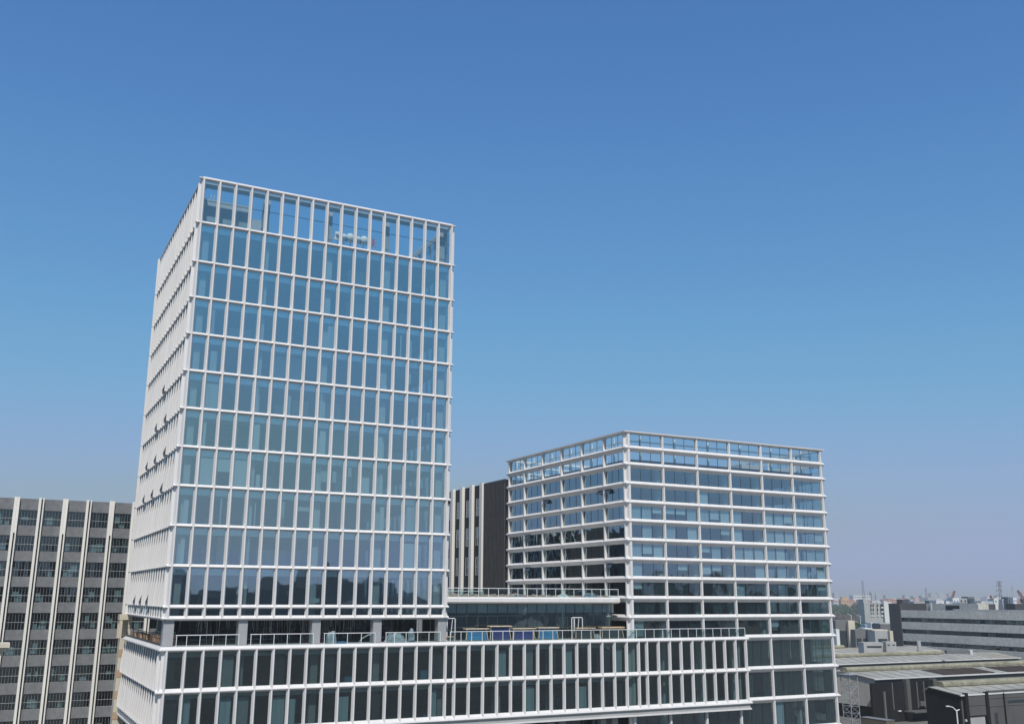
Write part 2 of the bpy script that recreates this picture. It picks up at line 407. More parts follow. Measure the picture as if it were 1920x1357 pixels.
# open sashes on the flank
for r, k in ((5, 5), (5, 9), (6, 4), (6, 8), (6, 12), (7, 4), (7, 8), (7, 12), (10, 6), (10, 9), (10, 12), (4, 7)):
    b = MB(); y0, y1 = FY[k] + .26, FY[k + 1] - .26; z = Z[r + 1] + .3
    q = [(TX0 - .50, y0 + .6, z), (TX0 - .50, y1, z), (TX0 - .02, y1, z + 1.5), (TX0 - .02, y0 + .6, z + 1.5)]
    b.hexa(q + [(x - .05, y, zz + .02) for x, y, zz in q]); b.build('open_sash', 'greyd', tw)
# terrace storey: columns, soffit hangers, recessed glazing
for x0, x1 in ((19.5, 20.75), (28.55, 29.68), (38.03, 39.15), (46.4, 47.57), (55.83, 57.05)):
    bx('column', 'colm', tw, x0, TY0 - .02, 20.06, x1, TY0 + 1.2, Z[12] - .19)
for y in (140, 150, 160): bx('column', 'colin', tw, 23.4, y, 20.06, 24.2, y + .8, Z[12] - .33)
b = MB()
for k in range(150):
    x = R.uniform(21, 55.5); y = R.uniform(130.2, 136.5)
    if 47.8 < x < 55.4 and R.random() < .8: continue
    b.bar((x, y, Z[12] - .33), (x, y, Z[12] - .33 - R.choice((.5, .9, 1.5, 2.2, 2.9))), .045)
tag(b.build('ceiling_hanger', 'rod', tw), kind='stuff')
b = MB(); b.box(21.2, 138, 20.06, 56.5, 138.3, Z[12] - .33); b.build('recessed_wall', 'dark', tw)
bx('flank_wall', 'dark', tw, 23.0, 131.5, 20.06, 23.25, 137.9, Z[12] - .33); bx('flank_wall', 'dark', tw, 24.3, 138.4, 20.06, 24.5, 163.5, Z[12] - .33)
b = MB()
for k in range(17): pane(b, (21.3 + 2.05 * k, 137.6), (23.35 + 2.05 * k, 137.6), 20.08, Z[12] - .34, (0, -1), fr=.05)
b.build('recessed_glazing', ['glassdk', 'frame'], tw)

# rooftop sign behind the crown glass, seen from the back: white domed letters and a red end mark
sg = thing('rooftop_sign', (42.3, 133.2, Z[1] + .05), 'white domed rooftop sign letters behind the tower top glass, red at the end', 'sign')
def sgx(c): return 38.9 + (c - 95) / 475 * 6.95
for c, w, h, dm in ((95, .42, 1.5, .35), (185, .5, 1.3, .35), (250, .55, 1.0, .45), (318, .62, 1.15, .62), (402, .5, 1.0, .42), (466, .62, 1.1, .62)):
    b = MB(); x = sgx(c); z = Z[1] + 2.7
    b.box(x - w, 133, z, x + w, 133.25, z + .45); b.box(x - w * .8, 133.02, z + .455, x + w * .8, 133.23, z + h)
    i = len(b.v); b.dome((x, z + h * .62, 0), dm, dm, .45, n=14)
    for j in range(i, len(b.v)): vx, vy, vz = b.v[j]; b.v[j] = (vx, 132.99 - vz, vy)
    b.build('letter', 'wwall', sg)
b = MB(); x = sgx(570); b.box(x - .12, 133, Z[1] + 2.7, x + .12, 133.25, Z[1] + 3.9); b.build('letter', 'redw', sg)
b = MB(); b.box(38.2, 133.3, Z[1] + 2.75, 46.5, 133.4, Z[1] + 2.85); b.box(38.2, 133.3, Z[1] + 3.4, 46.5, 133.4, Z[1] + 3.5)
for k in range(9): b.box(38.3 + k, 133.41, Z[1] + .06, 38.4 + k, 133.5, Z[1] + 3.6)
b.build('support_frame', 'steel', sg)

# ================================================================== PODIUM
pd = thing('podium', (64, 140, 0), 'long low white finned podium block under the tower terrace', 'podium')
PX0, PX1, PY0, PY1 = 19.34, 109.0, 127.05, 162.6
P0, P1, P2 = 19.86, 14.87, 10.06
ppath = [(PX0, PY1), (PX0, PY0), (PX1, PY0), (PX1, 127.34)]
for z, pr in ((P0, [(-.6, -.1), (-.1, -.50), (D, -.26), (D, -.14), (D - .36, .15), (-.6, .17)]),
              (P1, [(-.1, -.36), (.06, -.34), (D, -.12), (D, -.02), (.12, .34), (-.1, .38)]),
              (P2, [(-.1, -.3), (D - .02, -.28), (D + .06, -.16), (D, .02), (.12, .38), (-.1, .42)])):
    b = MB(); b.sweep(ppath if z == P0 else [(PX0 + .25, PY1), (PX0 + .25, PY0)] + ppath[2:], pr, z, False)
    if z != P0: b.hexa([(PX0 - D, PY0 - D, z - .12), (PX0 - .202, PY0 - D, z - .12), (PX0 - .202, PY0 - .05, z - .3), (PX0 - D, PY0 - .05, z - .3), (PX0 - D, PY0 - D, z), (PX0 - .202, PY0 - D, z), (PX0 - .202, PY0 - .05, z + .3), (PX0 - D, PY0 - .05, z + .3)])
    b.build('parapet' if z == P0 else 'floor_band', 'white2', pd)
b = MB(); b.sweep(ppath, [(-.2, -.9), (.2, -.9), (.2, -.31), (-.2, -.31)], P2, False); b.build('soffit_edge', 'greyl', pd)
b = MB(); b.sweep(ppath, [(-.3, -1.12), (.36, -1.12), (.36, -.905), (-.3, -.905)], P2, False); b.build('bottom_lip', 'white', pd)
PFX = [19.86 + 2.1435 * k for k in range(18)] + [57.65 + 2.172 * k for k in range(15)] + [89.57 + 2.142 * k for k in range(10)]
PFY = [127.6 + 2.05 * k for k in range(18)]
for x in PFX:
    b = MB(); b.prism(fin_poly((x, PY0), (1, 0), (0, -1), .50, .17, D - .02), P2, P0 - .2); b.build('fin', 'white', pd)
for y in PFY:
    if y < PY1:
        flank_fin(PX0, y, -1, [(P1 + .03, P0 - .3, .7 if y == PFY[0] else 3.5), (P2 + .02, P1 - .03, .7 if y == PFY[0] else 3.5)]).build('fin', 'white', pd)
bx('corner_post', 'white', pd, PX0 - .01, PY0 - .01, P2, PFX[0] - .18, PFY[0] - .18, P0 - .1)
W = Windows(pd)
for r, (z1, z0) in enumerate(((P0 - .3, P1 + .26), (P1 - .28, P2 + .3))):
    for k in range(len(PFX) - 1):
        def ex(o, x0=PFX[k], x1=PFX[k + 1], z0=z0, z1=z1):
            t = R.random()
            bxm = 'sheer' if t < .16 else 'steel' if t < .24 else 'drape'
            if t < .42: bx('blind', bxm, o, x0 + .3, PY0 + .5, z0, x0 + (x1 - x0) * R.choice((.55, .8, .9)), PY0 + .55, z1 - R.uniform(.4, 1.2))
        W.add((PFX[k] + .19, PY0 - .02), (PFX[k + 1] - .19, PY0 - .02), z0, z1, (0, -1), ['glassdk', 'frame'], ex if PFX[k] < 85 else None)
    for k in range(16): W.add((PX0 + .02, PFY[k] + .2), (PX0 + .02, PFY[k + 1] - .2), z0, z1, (-1, 0), ['glassdk', 'frame'])
W.finish()
b = MB(); b.box(PX0 + .2, PY0 + .2, P0 - .3, 86.6, PY1 - .2, P0 + .165); b.box(86.61, PY0 + .2, P0 - .3, PX1 - .2, 127.3, P0 + .165); b.build('terrace_slab', 'slab', pd)
b = MB()
for z in (P1, P2):
    b.box(PX0 + .15, PY0 + .15, z - .3, 86.5, PY1 - .3, z + .1)
    b.box(PX0 + .6, PY0 + .5, z + 3.9, 86, PY0 + .6, z + 4.45, 1)
b.build('floor_slab', ['slab', 'spandrel'], pd)
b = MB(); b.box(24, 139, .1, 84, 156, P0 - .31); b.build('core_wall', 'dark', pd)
for x in (28.5, 38, 46.4, 55.8, 64.5, 73.2, 82): bx('interior_column', 'colm', pd, x, PY0 + 1.2, .1, x + .9, PY0 + 2.1, P0 - .31)
b = MB()
for r, z in enumerate((P1, P2)):
    for k in range(5):
        x = R.uniform(24, 84); y = PY0 + R.uniform(1.5, 6); b.box(x, y, z + .11, x + R.uniform(.5, 2), y + .4, z + R.choice((.4, .9, 1.4)))
b.build('stored_material', 'sheet', pd)
for k in range(12):
    pane_b = MB(); pane(pane_b, (22 + 5.3 * k, 130.6), (27 + 5.3 * k, 130.6), .1, 8.9, (0, -1), fr=.08, mull=(.33, .66)); pane_b.build('ground_window', ['glassdk', 'frame'], pd)
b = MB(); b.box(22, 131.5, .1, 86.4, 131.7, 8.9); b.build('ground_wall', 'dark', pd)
for x in (30, 39, 48, 57, 66, 75, 84): bx('ground_column', 'colm', pd, x, 128.2, .1, x + 1, 129.2, 8.92)

# ================================================================== LINK BLOCK BETWEEN TOWER AND RIBBON BLOCK
lk = thing('link_block', (72, 145, 0), 'recessed glass link block with roof terrace between the tower and the ribbon block', 'link building')
b = MB(); b.sweep([(57.35, 130.3), (86.35, 130.3)], [(-.6, -.45), (.8, -.42), (1.3, -.2), (1.3, .3), (1.0, .52), (-.6, .52)], 25.52, False); b.build('roof_edge', 'white2', lk)
bx('roof_slab', 'slab', lk, 57.4, 130.92, 25.1, 86.6, 168, 25.98)
for k in range(17):
    x0 = 57.8 + 1.64 * k
    b = MB(); pane(b, (x0, 130.5), (x0 + 1.64, 130.5), 20.06, 25.06, (0, -1), fr=.045, rails=(.74,)); b.build('window', ['glassrb', 'frame'], lk)
b = MB(); b.box(57.5, 130.65, 23.75, 86.2, 130.8, 25.09); b.build('spandrel', 'spandrel', lk)
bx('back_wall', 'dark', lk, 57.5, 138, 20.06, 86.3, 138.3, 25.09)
b = MB(); b.box(57.6, 131.3, 23.3, 70.5, 131.4, 23.42); b.box(64, 133, 20.1, 64.15, 133.15, 24.5); b.box(79, 134, 21, 79.2, 134.2, 24); b.build('inner_rail', 'colin', lk)

# ================================================================== RIBBON BLOCK (right)
k_ = 1.683
RZ = [26 + k_ * r for r in (15.2875, 13.7454, 12.1759, 10.3809, 8.6474, 6.9108, 5.1654, 3.4335, 1.6999, -.068, -1.7434, -3.652, -6.5879, -9.4069)] + [5.45, .9]
rb = thing('ribbon_office_block', (108, 148, 0), 'lower glass office block with projecting white horizontal bands on every floor', 'office block')
E_ = .5
RX0, RX1, RY0, RY1 = 86.79 + E_, 129.35 - E_, 127.36 + E_, 168.25 - E_
rring = [(RX0, RY1), (RX0, RY0), (RX1, RY0), (RX1, RY1)]
rprof = [(-.15, -.54), (.05, -.52), (E_ - .03, -.10), (E_, -.04), (E_ + .02, .04), (E_ - .05, .12), (.14, .42), (-.15, .45)]
for i, z in enumerate(RZ):
    path, cl = rring, True
    if i in (11, 12, 13): path, cl = [(109.4, RY0), (RX1, RY0), (RX1, RY1), (RX0, RY1), (RX0, 131.8)], False
    b = MB(); b.sweep(path, rprof if i else [(-.4, -.3), (.2, -.28), (E_ + .1, -.08), (E_ + .1, .08), (-.4, .16)], z, cl); b.build('floor_band', 'white2', rb)
BXS = [87.55, 94.23, 101.12, 107.95, 114.86, 121.75, 128.55]
BYS = [RY0 + .25, 134.0, 140.86, 147.65, 154.4, 161.29, RY1 - .25]
for i, x in enumerate(BXS):
    w = .62 if i == 0 else .40
    b = MB(); b.prism(fin_poly((x + (.05 if i == 0 else 0), RY0), (1, 0), (0, -1), w, w * .6, E_ - .1), .1, RZ[0] - .05); b.build('pier', 'white', rb)
    b = MB(); b.prism(fin_poly((x, RY1), (1, 0), (0, 1), .4, .24, E_ - .1), .1, RZ[0] - .05); b.build('pier', 'white', rb)
for i, y in enumerate(BYS):
    for x, n in ((RX0, (-1, 0)), (RX1, (1, 0))):
        b = MB(); b.prism(fin_poly((x, y), (0, 1), n, .46 if i == 0 else .40, .26, E_ - .1), .1, RZ[0] - .05); b.build('pier', 'white', rb)
W = Windows(rb)
CUR = {2: 0, 3: .05, 4: .75, 5: .55, 6: .6, 7: .45, 8: .12, 9: .1, 10: .1}
def curt(p0, p1, z0, z1, n, r, front):
    """curtains hung behind single sheets of one window"""
    def g(o):
        d = Vector((p1[0] - p0[0], p1[1] - p0[1])); inn = Vector(n) * -.22
        for q in range(3):
            pr = CUR.get(r, .08)
            if not front: pr = 0
            t = R.random(); m_ = None
            if t < pr: m_ = 'sheer' if R.random() < .5 else 'blind'
            elif r >= 8 and t < .62: m_ = 'drape'
            if r < 2 or not m_: continue
            a = Vector(p0) + d * (q / 3 + .015) + inn; c = Vector(p0) + d * ((q + 1) / 3 - .015) + inn
            lo = z0 + (R.choice((0, 0, .25, .5)) * (z1 - z0) if m_ == 'blind' else 0)
            b = MB(); n_ = 14 if m_ != 'blind' else 1
            for s in range(n_):
                e0, e1 = [Vector(n) * (.05 * math.sin(1.9 * s_ + q) if n_ > 1 else 0) for s_ in (s, s + 1)]
                A = a.lerp(c, s / n_) + e0; C = a.lerp(c, (s + 1) / n_) + e1
                b.face([(A.x, A.y, lo), (C.x, C.y, lo), (C.x, C.y, z1 - .05), (A.x, A.y, z1 - .05)])
            b.build('curtain', m_, o)
    return g
for r in range(15):
    z0, z1 = RZ[r + 1] + .38, RZ[r] - (.44 if r else .26)
    gm = 'clearcr' if r < 2 else 'glassrb' if r < 8 else 'glasslow'
    for k in range(6):
        fr = dict(fr=.05, mull=(1 / 3, 2 / 3), wob=.007)
        if not (11 <= r <= 12 and BXS[k + 1] < 108):
            a = ((BXS[k] + (.36 if k == 0 else .2), RY0 - .02), (BXS[k + 1] - .2, RY0 - .02))
            if 11 <= r <= 12 and BXS[k] < 109.4: a = ((109.45, RY0 - .02), a[1])
            W.add(*a, z0, z1, (0, -1), [gm, 'frame'], curt(*a, z0, z1, (0, -1), r, True), **fr)
        a = ((RX0 + .02, BYS[k] + .2), (RX0 + .02, BYS[k + 1] - .2))
        W.add(*a, z0, z1, (-1, 0), [gm, 'frame'], curt(*a, z0, z1, (-1, 0), r, False), **{**fr, 'wob': .016})
        W.add((RX1 - .02, BYS[k] + .2), (RX1 - .02, BYS[k + 1] - .2), z0, z1, (1, 0), [gm, 'frame'], **fr)
        W.add((BXS[k] + .2, RY1 - .02), (BXS[k + 1] - .2, RY1 - .02), z0, z1, (0, 1), [gm, 'frame'], **fr)
W.finish()
for i in range(2, 15):
    b = MB(); z = RZ[i]; b.box(RX0 + .12, RY0 + .12, z - .36, RX1 - .12, RY1 - .12, z + .12); b.build('floor_slab', 'slab', rb)
b = MB(); b.box(96, 137, .1, 121, 158, RZ[2] - .37); b.build('core_wall', 'core', rb)
for x in BXS[1:-1]:
    bx('interior_column', 'colin', rb, x - .35, RY0 + 1, .1, x + .35, RY0 + 1.7, RZ[2] - .37)
b = MB(); ii = 1.1
b.sweep([(RX0 + ii, RY1 - ii), (RX0 + ii, RY0 + ii), (RX1 - ii, RY0 + ii), (RX1 - ii, RY1 - ii)], [(-.2, .13), (0, .13), (0, 1.05), (-.2, 1.05)], RZ[2]); b.build('roof_upstand', 'greym', rb)
b = MB()
for z in (RZ[0] - 1.25,): b.sweep([(RX0 + ii, RY1 - ii), (RX0 + ii, RY0 + ii), (RX1 - ii, RY0 + ii), (RX1 - ii, RY1 - ii)], [(-.15, -.1), (0, -.1), (0, .1), (-.15, .1)], z)
for x in [RX0 + ii + 2.3 + 6.9 * k for k in range(6)]:
    for y in (RY0 + ii + .02, RY1 - ii - .22): b.box(x, y, RZ[2] + 1.06, x + .3, y + .2, RZ[0] - .3)
for y in [RY0 + ii + 4 + 6.8 * k for k in range(6)]:
    for x in (RX0 + ii + .02, RX1 - ii - .22): b.box(x, y, RZ[2] + 1.06, x + .2, y + .3, RZ[0] - .3)
b.build('crown_frame', 'cream', rb)
b = MB(); b.box(104, 142, RZ[2] + .13, 112, 150, RZ[2] + 1.5); b.box(117, 135, RZ[2] + .13, 121, 139, RZ[1] + .2); b.build('roof_housing', 'greyl', rb)
for r, k, q in ((3, 0, 2), (3, 1, 0), (3, 3, 2), (5, 4, 2), (7, 4, 2), (7, 0, 2)):
    y0 = BYS[k] + .2 + (BYS[k + 1] - BYS[k] - .4) * q / 3; y1 = y0 + (BYS[k + 1] - BYS[k] - .4) / 3; zt = RZ[r] - .5
    q_ = [(RX0 - .45, y0 + .15, zt - .6), (RX0 - .45, y1 - .15, zt - .6), (RX0 - .06, y1 - .1, zt), (RX0 - .06, y0 + .1, zt)]
    b = MB(); b.hexa(q_ + [(x - .03, y, z + .05) for x, y, z in q_]); b.build('open_sash', 'sashg', rb)

# ================================================================== BLACK SLATTED BUILDING
bk = thing('black_slatted_building', (108, 184, 0), 'black slatted building with cream fins behind the ribbon block', 'building')
bx('slat_backing', 'paint', bk, 86.82, 168.41, 26, 86.849, 177.85, 48.2)
b = MB(); b.box(86.85, 168.4, 0, 128, 206, 48.25); b.build('wall', 'charcoal', bk)
b = MB()
for k in range(16): b.box(86.5, 168.6 + .58 * k, 26, 86.845, 168.6 + .58 * k + .16, 48.3)
b.box(86.6, 168.42, 47.9, 86.844, 177.8, 48.32); b.build('slat_screen', 'slat', bk)
for k in range(7):
    y = 177.86 + 4.74 * k; bx('fin', 'cream', bk, 86.22, y, .1, 86.846, y + 1.15, 48.5)
for k in range(6):
    for z0, z1 in ((42.1, 45.55), (36.15, 39.8), (30.3, 33.9)):
        b = MB(); y = 177.86 + 4.74 * k + 1.15; pane(b, (86.82, y + 1.0), (86.82, y + 2.6), z0, z1, (-1, 0), fr=.07, mull=(.5,), rails=(.45,)); b.build('window', ['glassdk', 'wsteel'], bk)

# ================================================================== GREY BUILDING, LEFT
gb = thing('grey_office_building', (5, 200, 0), 'grey office building with cream vertical pilasters behind the tower', 'office building')
GY = 190
wz = [(37.69, 40.35), (33.35, 35.98), (29.05, 31.66), (24.79, 27.38), (20.28, 23.07), (16.1, 18.63), (11.67, 14.32), (7.43, 9.91), (3.1, 5.69)]
zs = [0.1] + [z for w in reversed(wz) for z in w] + [42.3]
b = MB()
for k in range(0, len(zs), 2): b.box(-24, GY + .1, zs[k], 34, GY + .6, zs[k + 1])
b.build('spandrel_wall', 'greyw', gb)
b = MB(); b.box(-24, GY + 6, .1, 34, GY + 6.2, 42); b.box(-24, GY + .6, 42.0, 34, GY + 24, 42.2)
for a, c in wz: b.box(-24, GY + .61, a - 1.2, 34, GY + 5.9, a - .9)
b.build('inner_wall', 'core', gb)
b = MB(); b.box(-24, GY + 6.3, 0, 34, GY + 24, 41.9); b.build('rear_volume', 'greyw', gb)
b = MB(); b.box(30, GY + 24.1, 0, 46, GY + 110, 43); b.build('rear_wing', 'greyd', gb)
for k in range(18): bx('rear_fin', 'cream', gb, 46.01, GY + 25 + 4.74 * k, .1, 46.7, GY + 25.7 + 4.74 * k, 43.2)
px = [2.5 + 3.83 * k for k in range(-6, 8)]
for i, x in enumerate(px):
    b = MB()
    b.box(x - .06, GY - .55, .1, x + .34, GY + .09, 42.5); b.box(x + .60, GY - .55, .1, x + .80, GY + .09, 42.5)
    b.box(x + .341, GY - .1, .1, x + .599, GY + .09, 42.3, 1)
    if i % 2 == 0: b.box(x + .342, GY - .5, 36.4, x + .598, GY - .11, 42.45)
    b.build('pilaster', ['cream', 'frame'], gb)
for i in range(3, len(px) - 2):
    for r, (z0, z1) in enumerate(wz):
        b = MB(); pane(b, (px[i] + .82, GY + .3), (px[i + 1] - .08, GY + .3), z0, z1, (0, -1), fr=.02, mull=(1 / 6, 1 / 3, .5, 2 / 3, 5 / 6), rails=(.45,), wob=.012)
        o = b.build('window', ['glassdk', 'slab'], gb)
        for q in range(R.choice((0, 1, 2, 2, 3))):
            x = px[i] + .9 + R.random() * 1.8; h = R.choice((.6, .9, 1.3)); z = z0 + R.choice((.1, .25, .9))
            bx('blind', 'blind', o, x, GY + .5 + q * .07, z, x + R.uniform(.4, 1.1), GY + .55 + q * .07, min(z1, z + h))

# ================================================================== CREAM BITS AT THE LEFT
hs = thing('cream_hoist_tower', (19.6, 165.5, 0), 'narrow cream hoist shaft with open portal at the podium rear corner', 'hoist tower')
b = MB(); b.box(18.72, 164.2, .1, 20.3, 166.6, 19.7)
for z in range(2, 19, 3): b.box(18.7, 164.15, z, 20.3, 164.199, z + 1.1, 1)
b.build('shaft', ['cream2', 'ochre'], hs)
b = MB(); b.box(18.45, 164.2, 19.71, 18.9, 164.6, 23.1); b.box(19.75, 164.2, 19.71, 20.1, 164.6, 23.1); b.box(18.4, 164.15, 22.4, 20.15, 166.6, 23.2); b.box(18.45, 166.1, 19.71, 20.1, 166.5, 22.39); b.build('portal', 'cream2', hs)
cp = thing('cream_gate_pier', (1.2, 118, 0), 'cream stone pier top with moulded cornice at the left edge', 'pier')
b = MB(); b.box(-1.5, 117.2, 15.9, 1.85, 119.5, 19.95); b.build('shaft', 'wwall', cp)
b = MB(); b.box(-1.7, 117, 19.96, 2.2, 119.7, 20.35); b.box(-2, 116.7, 20.351, 2.45, 120, 20.75); b.box(-2.3, 116.4, 20.751, 2.72, 120.3, 21.15); b.build('cornice', 'cream2', cp)
b = MB(); b.box(-1.6, 117.1, 15.6, 1.9, 119.6, 15.899); b.box(-1.5, 117.25, .1, 1.5, 119.5, 15.59); b.build('base', 'ochre', cp)

# ================================================================== TERRACE FITTINGS
def railing(label, x0, x1, y, z0, z1, posts, mglass='clear', mp='wsteel', end=True):
    t = thing('terrace_railing', ((x0 + x1) / 2, y, z0), label, 'railing', 'white post and glass terrace railings')
    bx('handrail', mp, t, x0, y - .035, z1 - .09, x1, y + .035, z1)
    for p in posts: bx('post', mp, t, p - .035, y - .03, z0, p + .035, y + .03, z1 - .091)
    ps = sorted(posts)
    for a, c in zip(ps[:-1], ps[1:]):
        b = MB(); b.face([(a + .05, y, z0 + .1), (c - .05, y, z0 + .1), (c - .05, y, z1 - .12), (a + .05, y, z1 - .12)]); b.build('glass_pane', mglass, t)
def sp(a, c, s): n = max(1, round((c - a) / s)); return [a + (c - a) * i / n for i in range(n + 1)]
ZT = P0 + .17
for a, c, l in ((20.85, 28.45, 'white glass railing between the corner column and the next column, under the tower'),
                (29.8, 37.95, 'white glass railing in the second gap between tower columns'),
                (39.25, 46.3, 'white glass railing in front of the plastic wrapped bundles and blue sheets'),
                (47.7, 55.7, 'white glass railing in the last gap between columns at the tower right end')):
    railing(l, a, c, 127.35, ZT, 21.4, [a + .1] + sp(a + 1.3, c - .05, 1.63))
railing('longest white glass railing, in front of the timber crates', 57.0, 109.0, 127.1, ZT, 21.4, [57.05 + 1.624 * k for k in range(33)])
railing('upper white glass railing on the link roof terrace', 57.45, 86.15, 129.15, 26.03, 27.3, [57.5 + 1.59 * k for k in range(19)])
railing('far short white railing at the back of the link roof terrace', 62, 80, 164, 25.98, 27.1, sp(62, 80, 2.2))
t = thing('dark_flank_railing', (19.6, 146, ZT), 'dark framed glass railing along the tower left flank', 'railing')
bx('bottom_rail', 'frame', t, 19.5, 129.9, ZT, 19.6, 164, ZT + .28)
for y in (130.0, 137.5, 143, 151, 156.1, 163.7): bx('post', 'frame', t, 19.5, y, ZT + .281, 19.6, y + .25, 21.25)
bx('handrail', 'frame', t, 19.5, 129.9, 21.251, 19.6, 164, 21.33)
for i, (y, n) in enumerate(((131.4, 2), (135, 2), (139, 2), (146, 1), (152, 1), (158, 1))):
    t = thing('brick_pallet', (20.8, y + 1.4, ZT), ('double stack of brown brick packs nearest the grey corner column', 'double stack of brown brick packs second from the grey corner column', 'double stack of brown brick packs third from the corner column', 'single low brick pack just past the cream inner column', 'single low brick pack second from the far end of the flank terrace', 'single low brick pack at the far end of the flank terrace')[i], 'brick pallet', 'brick packs on the left flank terrace')
    for k in range(n):
        b = MB(); z = ZT + .12 + .62 * k
        for j in range(3): b.box(20.0 + R.uniform(0, .06), y + 1.05 * j, z, 21.6, y + 1.05 * j + 1.0, z + .52 + R.uniform(0, .05))
        b.build('brick_pack', 'sack', t)
    bx('pallet', 'timber', t, 20, y, ZT + .01, 21.6, y + 3.1, ZT + .115)
tag(bx('tarpaulin_roll', 'green', None, 20.1, 131.5, ZT + 1.38, 21.5, 139.5, ZT + 1.55), 'dark green tarpaulin laid over the nearest brick packs', 'tarpaulin')

def crate(x0, x1, z1, film, label, panels=2, wood='timber2', top=.12):
    y0, y1 = 128.0, 129.0
    t = thing('glass_crate', ((x0 + x1) / 2, 128.5, ZT), label, 'crate', 'timber crates on the podium terrace')
    bx('top_rail', wood, t, x0, y0 - .05, z1 - top, x1, y1 + .05, z1)
    for x in (x0 + .25, x1 - .35):
        b = MB(); b.hexa([(x - .25, y0, ZT), (x - .15, y0, ZT), (x - .15, y0 + .1, ZT), (x - .25, y0 + .1, ZT), (x, y0 + .3, z1 - top), (x + .1, y0 + .3, z1 - top), (x + .1, y0 + .4, z1 - top), (x, y0 + .4, z1 - top)] if x < (x0 + x1) / 2 else
               [(x + .15, y0, ZT), (x + .25, y0, ZT), (x + .25, y0 + .1, ZT), (x + .15, y0 + .1, ZT), (x, y0 + .3, z1 - top), (x + .1, y0 + .3, z1 - top), (x + .1, y0 + .4, z1 - top), (x, y0 + .4, z1 - top)]); b.build('strut', wood, t)
    bx('base_skid', wood, t, x0 + .1, y0, ZT, x1 - .1, y1, ZT + .12)
    h = (z1 - top - .1 - ZT - .13)
    for k in range(panels):
        b = MB(); za = ZT + .13 + h * k / panels; zb = ZT + .13 + h * (k + 1) / panels - .03; e = .12 * (panels - k)
        b.hexa([(x0 + .3, y0 + .12 + .1 * k, za), (x1 - .3, y0 + .12 + .1 * k, za), (x1 - .3, y1 - .1, za), (x0 + .3, y1 - .1, za), (x0 + .36, y0 + .2 + .1 * k, zb), (x1 - .36, y0 + .2 + .1 * k, zb), (x1 - .36, y1 - .1, zb), (x0 + .36, y1 - .1, zb)])
        b.build('packed_panel', film, t)
crate(59.85, 63.46, 21.73, 'bluef', 'timber crate of light blue wrapped panels beside the tower end')
crate(63.6, 67.08, 22.05, 'navyf', 'tallest timber crate, full frame round navy blue panels')
crate(67.3, 71.05, 21.69, 'navyf', 'lower timber framed crate of navy panels, third in the row')
crate(71.45, 74.9, 21.77, 'bluef', 'light blue wrapped crate next to the empty stretch of terrace')
crate(77.7, 81.25, 21.65, 'frame', 'dark unwrapped panel crate under the white gate frame', wood='timber')
crate(82.3, 86.4, 21.73, 'frame', 'dark panel crate with plank top at the ribbon block corner', wood='timber', top=.2)
for x0, x1, zb, l in ((57.2, 58.88, 20.7, 'white steel gate frame standing at the tower right end'), (78.0, 79.88, 20.05, 'white steel gate frame standing behind the dark crate')):
    t = thing('steel_gate_frame', ((x0 + x1) / 2, 129.6, ZT), l, 'gate frame', 'white gate frames on the podium terrace')
    b = MB(); b.tube([(x0, 129.6, ZT), (x0, 129.6, 22.98), (x0 + .1, 129.6, 23.08), (x1 - .1, 129.6, 23.08), (x1, 129.6, 22.98), (x1, 129.6, ZT)], .07); b.build('frame', 'wsteel', t)
    b = MB(); b.bar((x0 + .45, 129.65, ZT), (x0 + .45, 129.65, 23.0), .13); b.build('inner_post', 'wsteel', t)
    b = MB(); b.bar((x0 + 1.0, 129.68, ZT), (x0 + 1.3, 129.68, 23.0), .09); b.build('diagonal', 'colin', t)
    b = MB(); b.box(x0 + .1, 129.3, 20.55, x1 - .1, 129.5, 20.67); b.box(x0 + .15, 129.35, ZT, x0 + .25, 129.45, 20.549); b.box(x1 - .25, 129.35, ZT, x1 - .15, 129.45, 20.549); b.build('step', 'timber', t)
def lump(name, m, x0, x1, y0, y1, h, label, cat, seed, z=ZT):
    r = random.Random(seed); b = MB(); n = 9; i0 = 0
    for i in range(n):
        for j in range(n):
            u, v = i / (n - 1), j / (n - 1); e = min(u, 1 - u, v, 1 - v) * 4; e = min(1, e)
            b.v.append((x0 + (x1 - x0) * u + r.uniform(-.05, .05), y0 + (y1 - y0) * v, z + (h * (.72 + .28 * r.random()) * e ** .5 if e > 0 else 0)))
    for i in range(n - 1):
        for j in range(n - 1):
            a = i * n + j; b.f.append((a, a + n, a + n + 1, a + 1)); b.m.append(0)
    b.f.append(tuple([j for j in range(n)] + [i * n + n - 1 for i in range(1, n)] + [(n - 1) * n + j for j in reversed(range(n - 1))] + [i * n for i in reversed(range(1, n - 1))])); b.m.append(0)
    return tag(b.build(name, m), label, cat)
lump('plastic_bag', 'wrap', 81.1, 82.3, 128.1, 128.9, .7, 'crumpled pale plastic bag between the two dark crates', 'bag', 3)
lump('plastic_wrapped_bundle', 'wrap', 40.1, 41.5, 128.4, 129.6, 1.6, 'tall pale plastic wrapped bundle near the second grey column', 'bundle', 4)
lump('plastic_wrapped_bundle', 'wrap', 48.3, 51.2, 128.4, 129.7, 1.2, 'wide grey blue wrapped bundle right of the third grey column', 'bundle', 5)
lump('folded_sheet', 'sheet', 41.2, 42.6, 127.6, 128.3, .3, 'bright blue folded sheet lying on the terrace edge', 'sheet', 6)
lump('plastic_scrap', 'wrap', 51.5, 52.3, 128.2, 128.9, 1.9, 'tall scrap of torn white plastic left of the tower end column', 'plastic scrap', 8)
t = thing('leaning_hoop', (45.3, 128.2, ZT), 'curved pale pipe leaning behind the railing beside the third column', 'pipe')
b = MB(); b.tube([(44.2, 128.2, ZT), (44.8, 128.25, ZT + .6), (45.6, 128.3, ZT + 1.0), (46.1, 128.3, ZT + 1.1)], .06); b.build('pipe', 'colin', t)
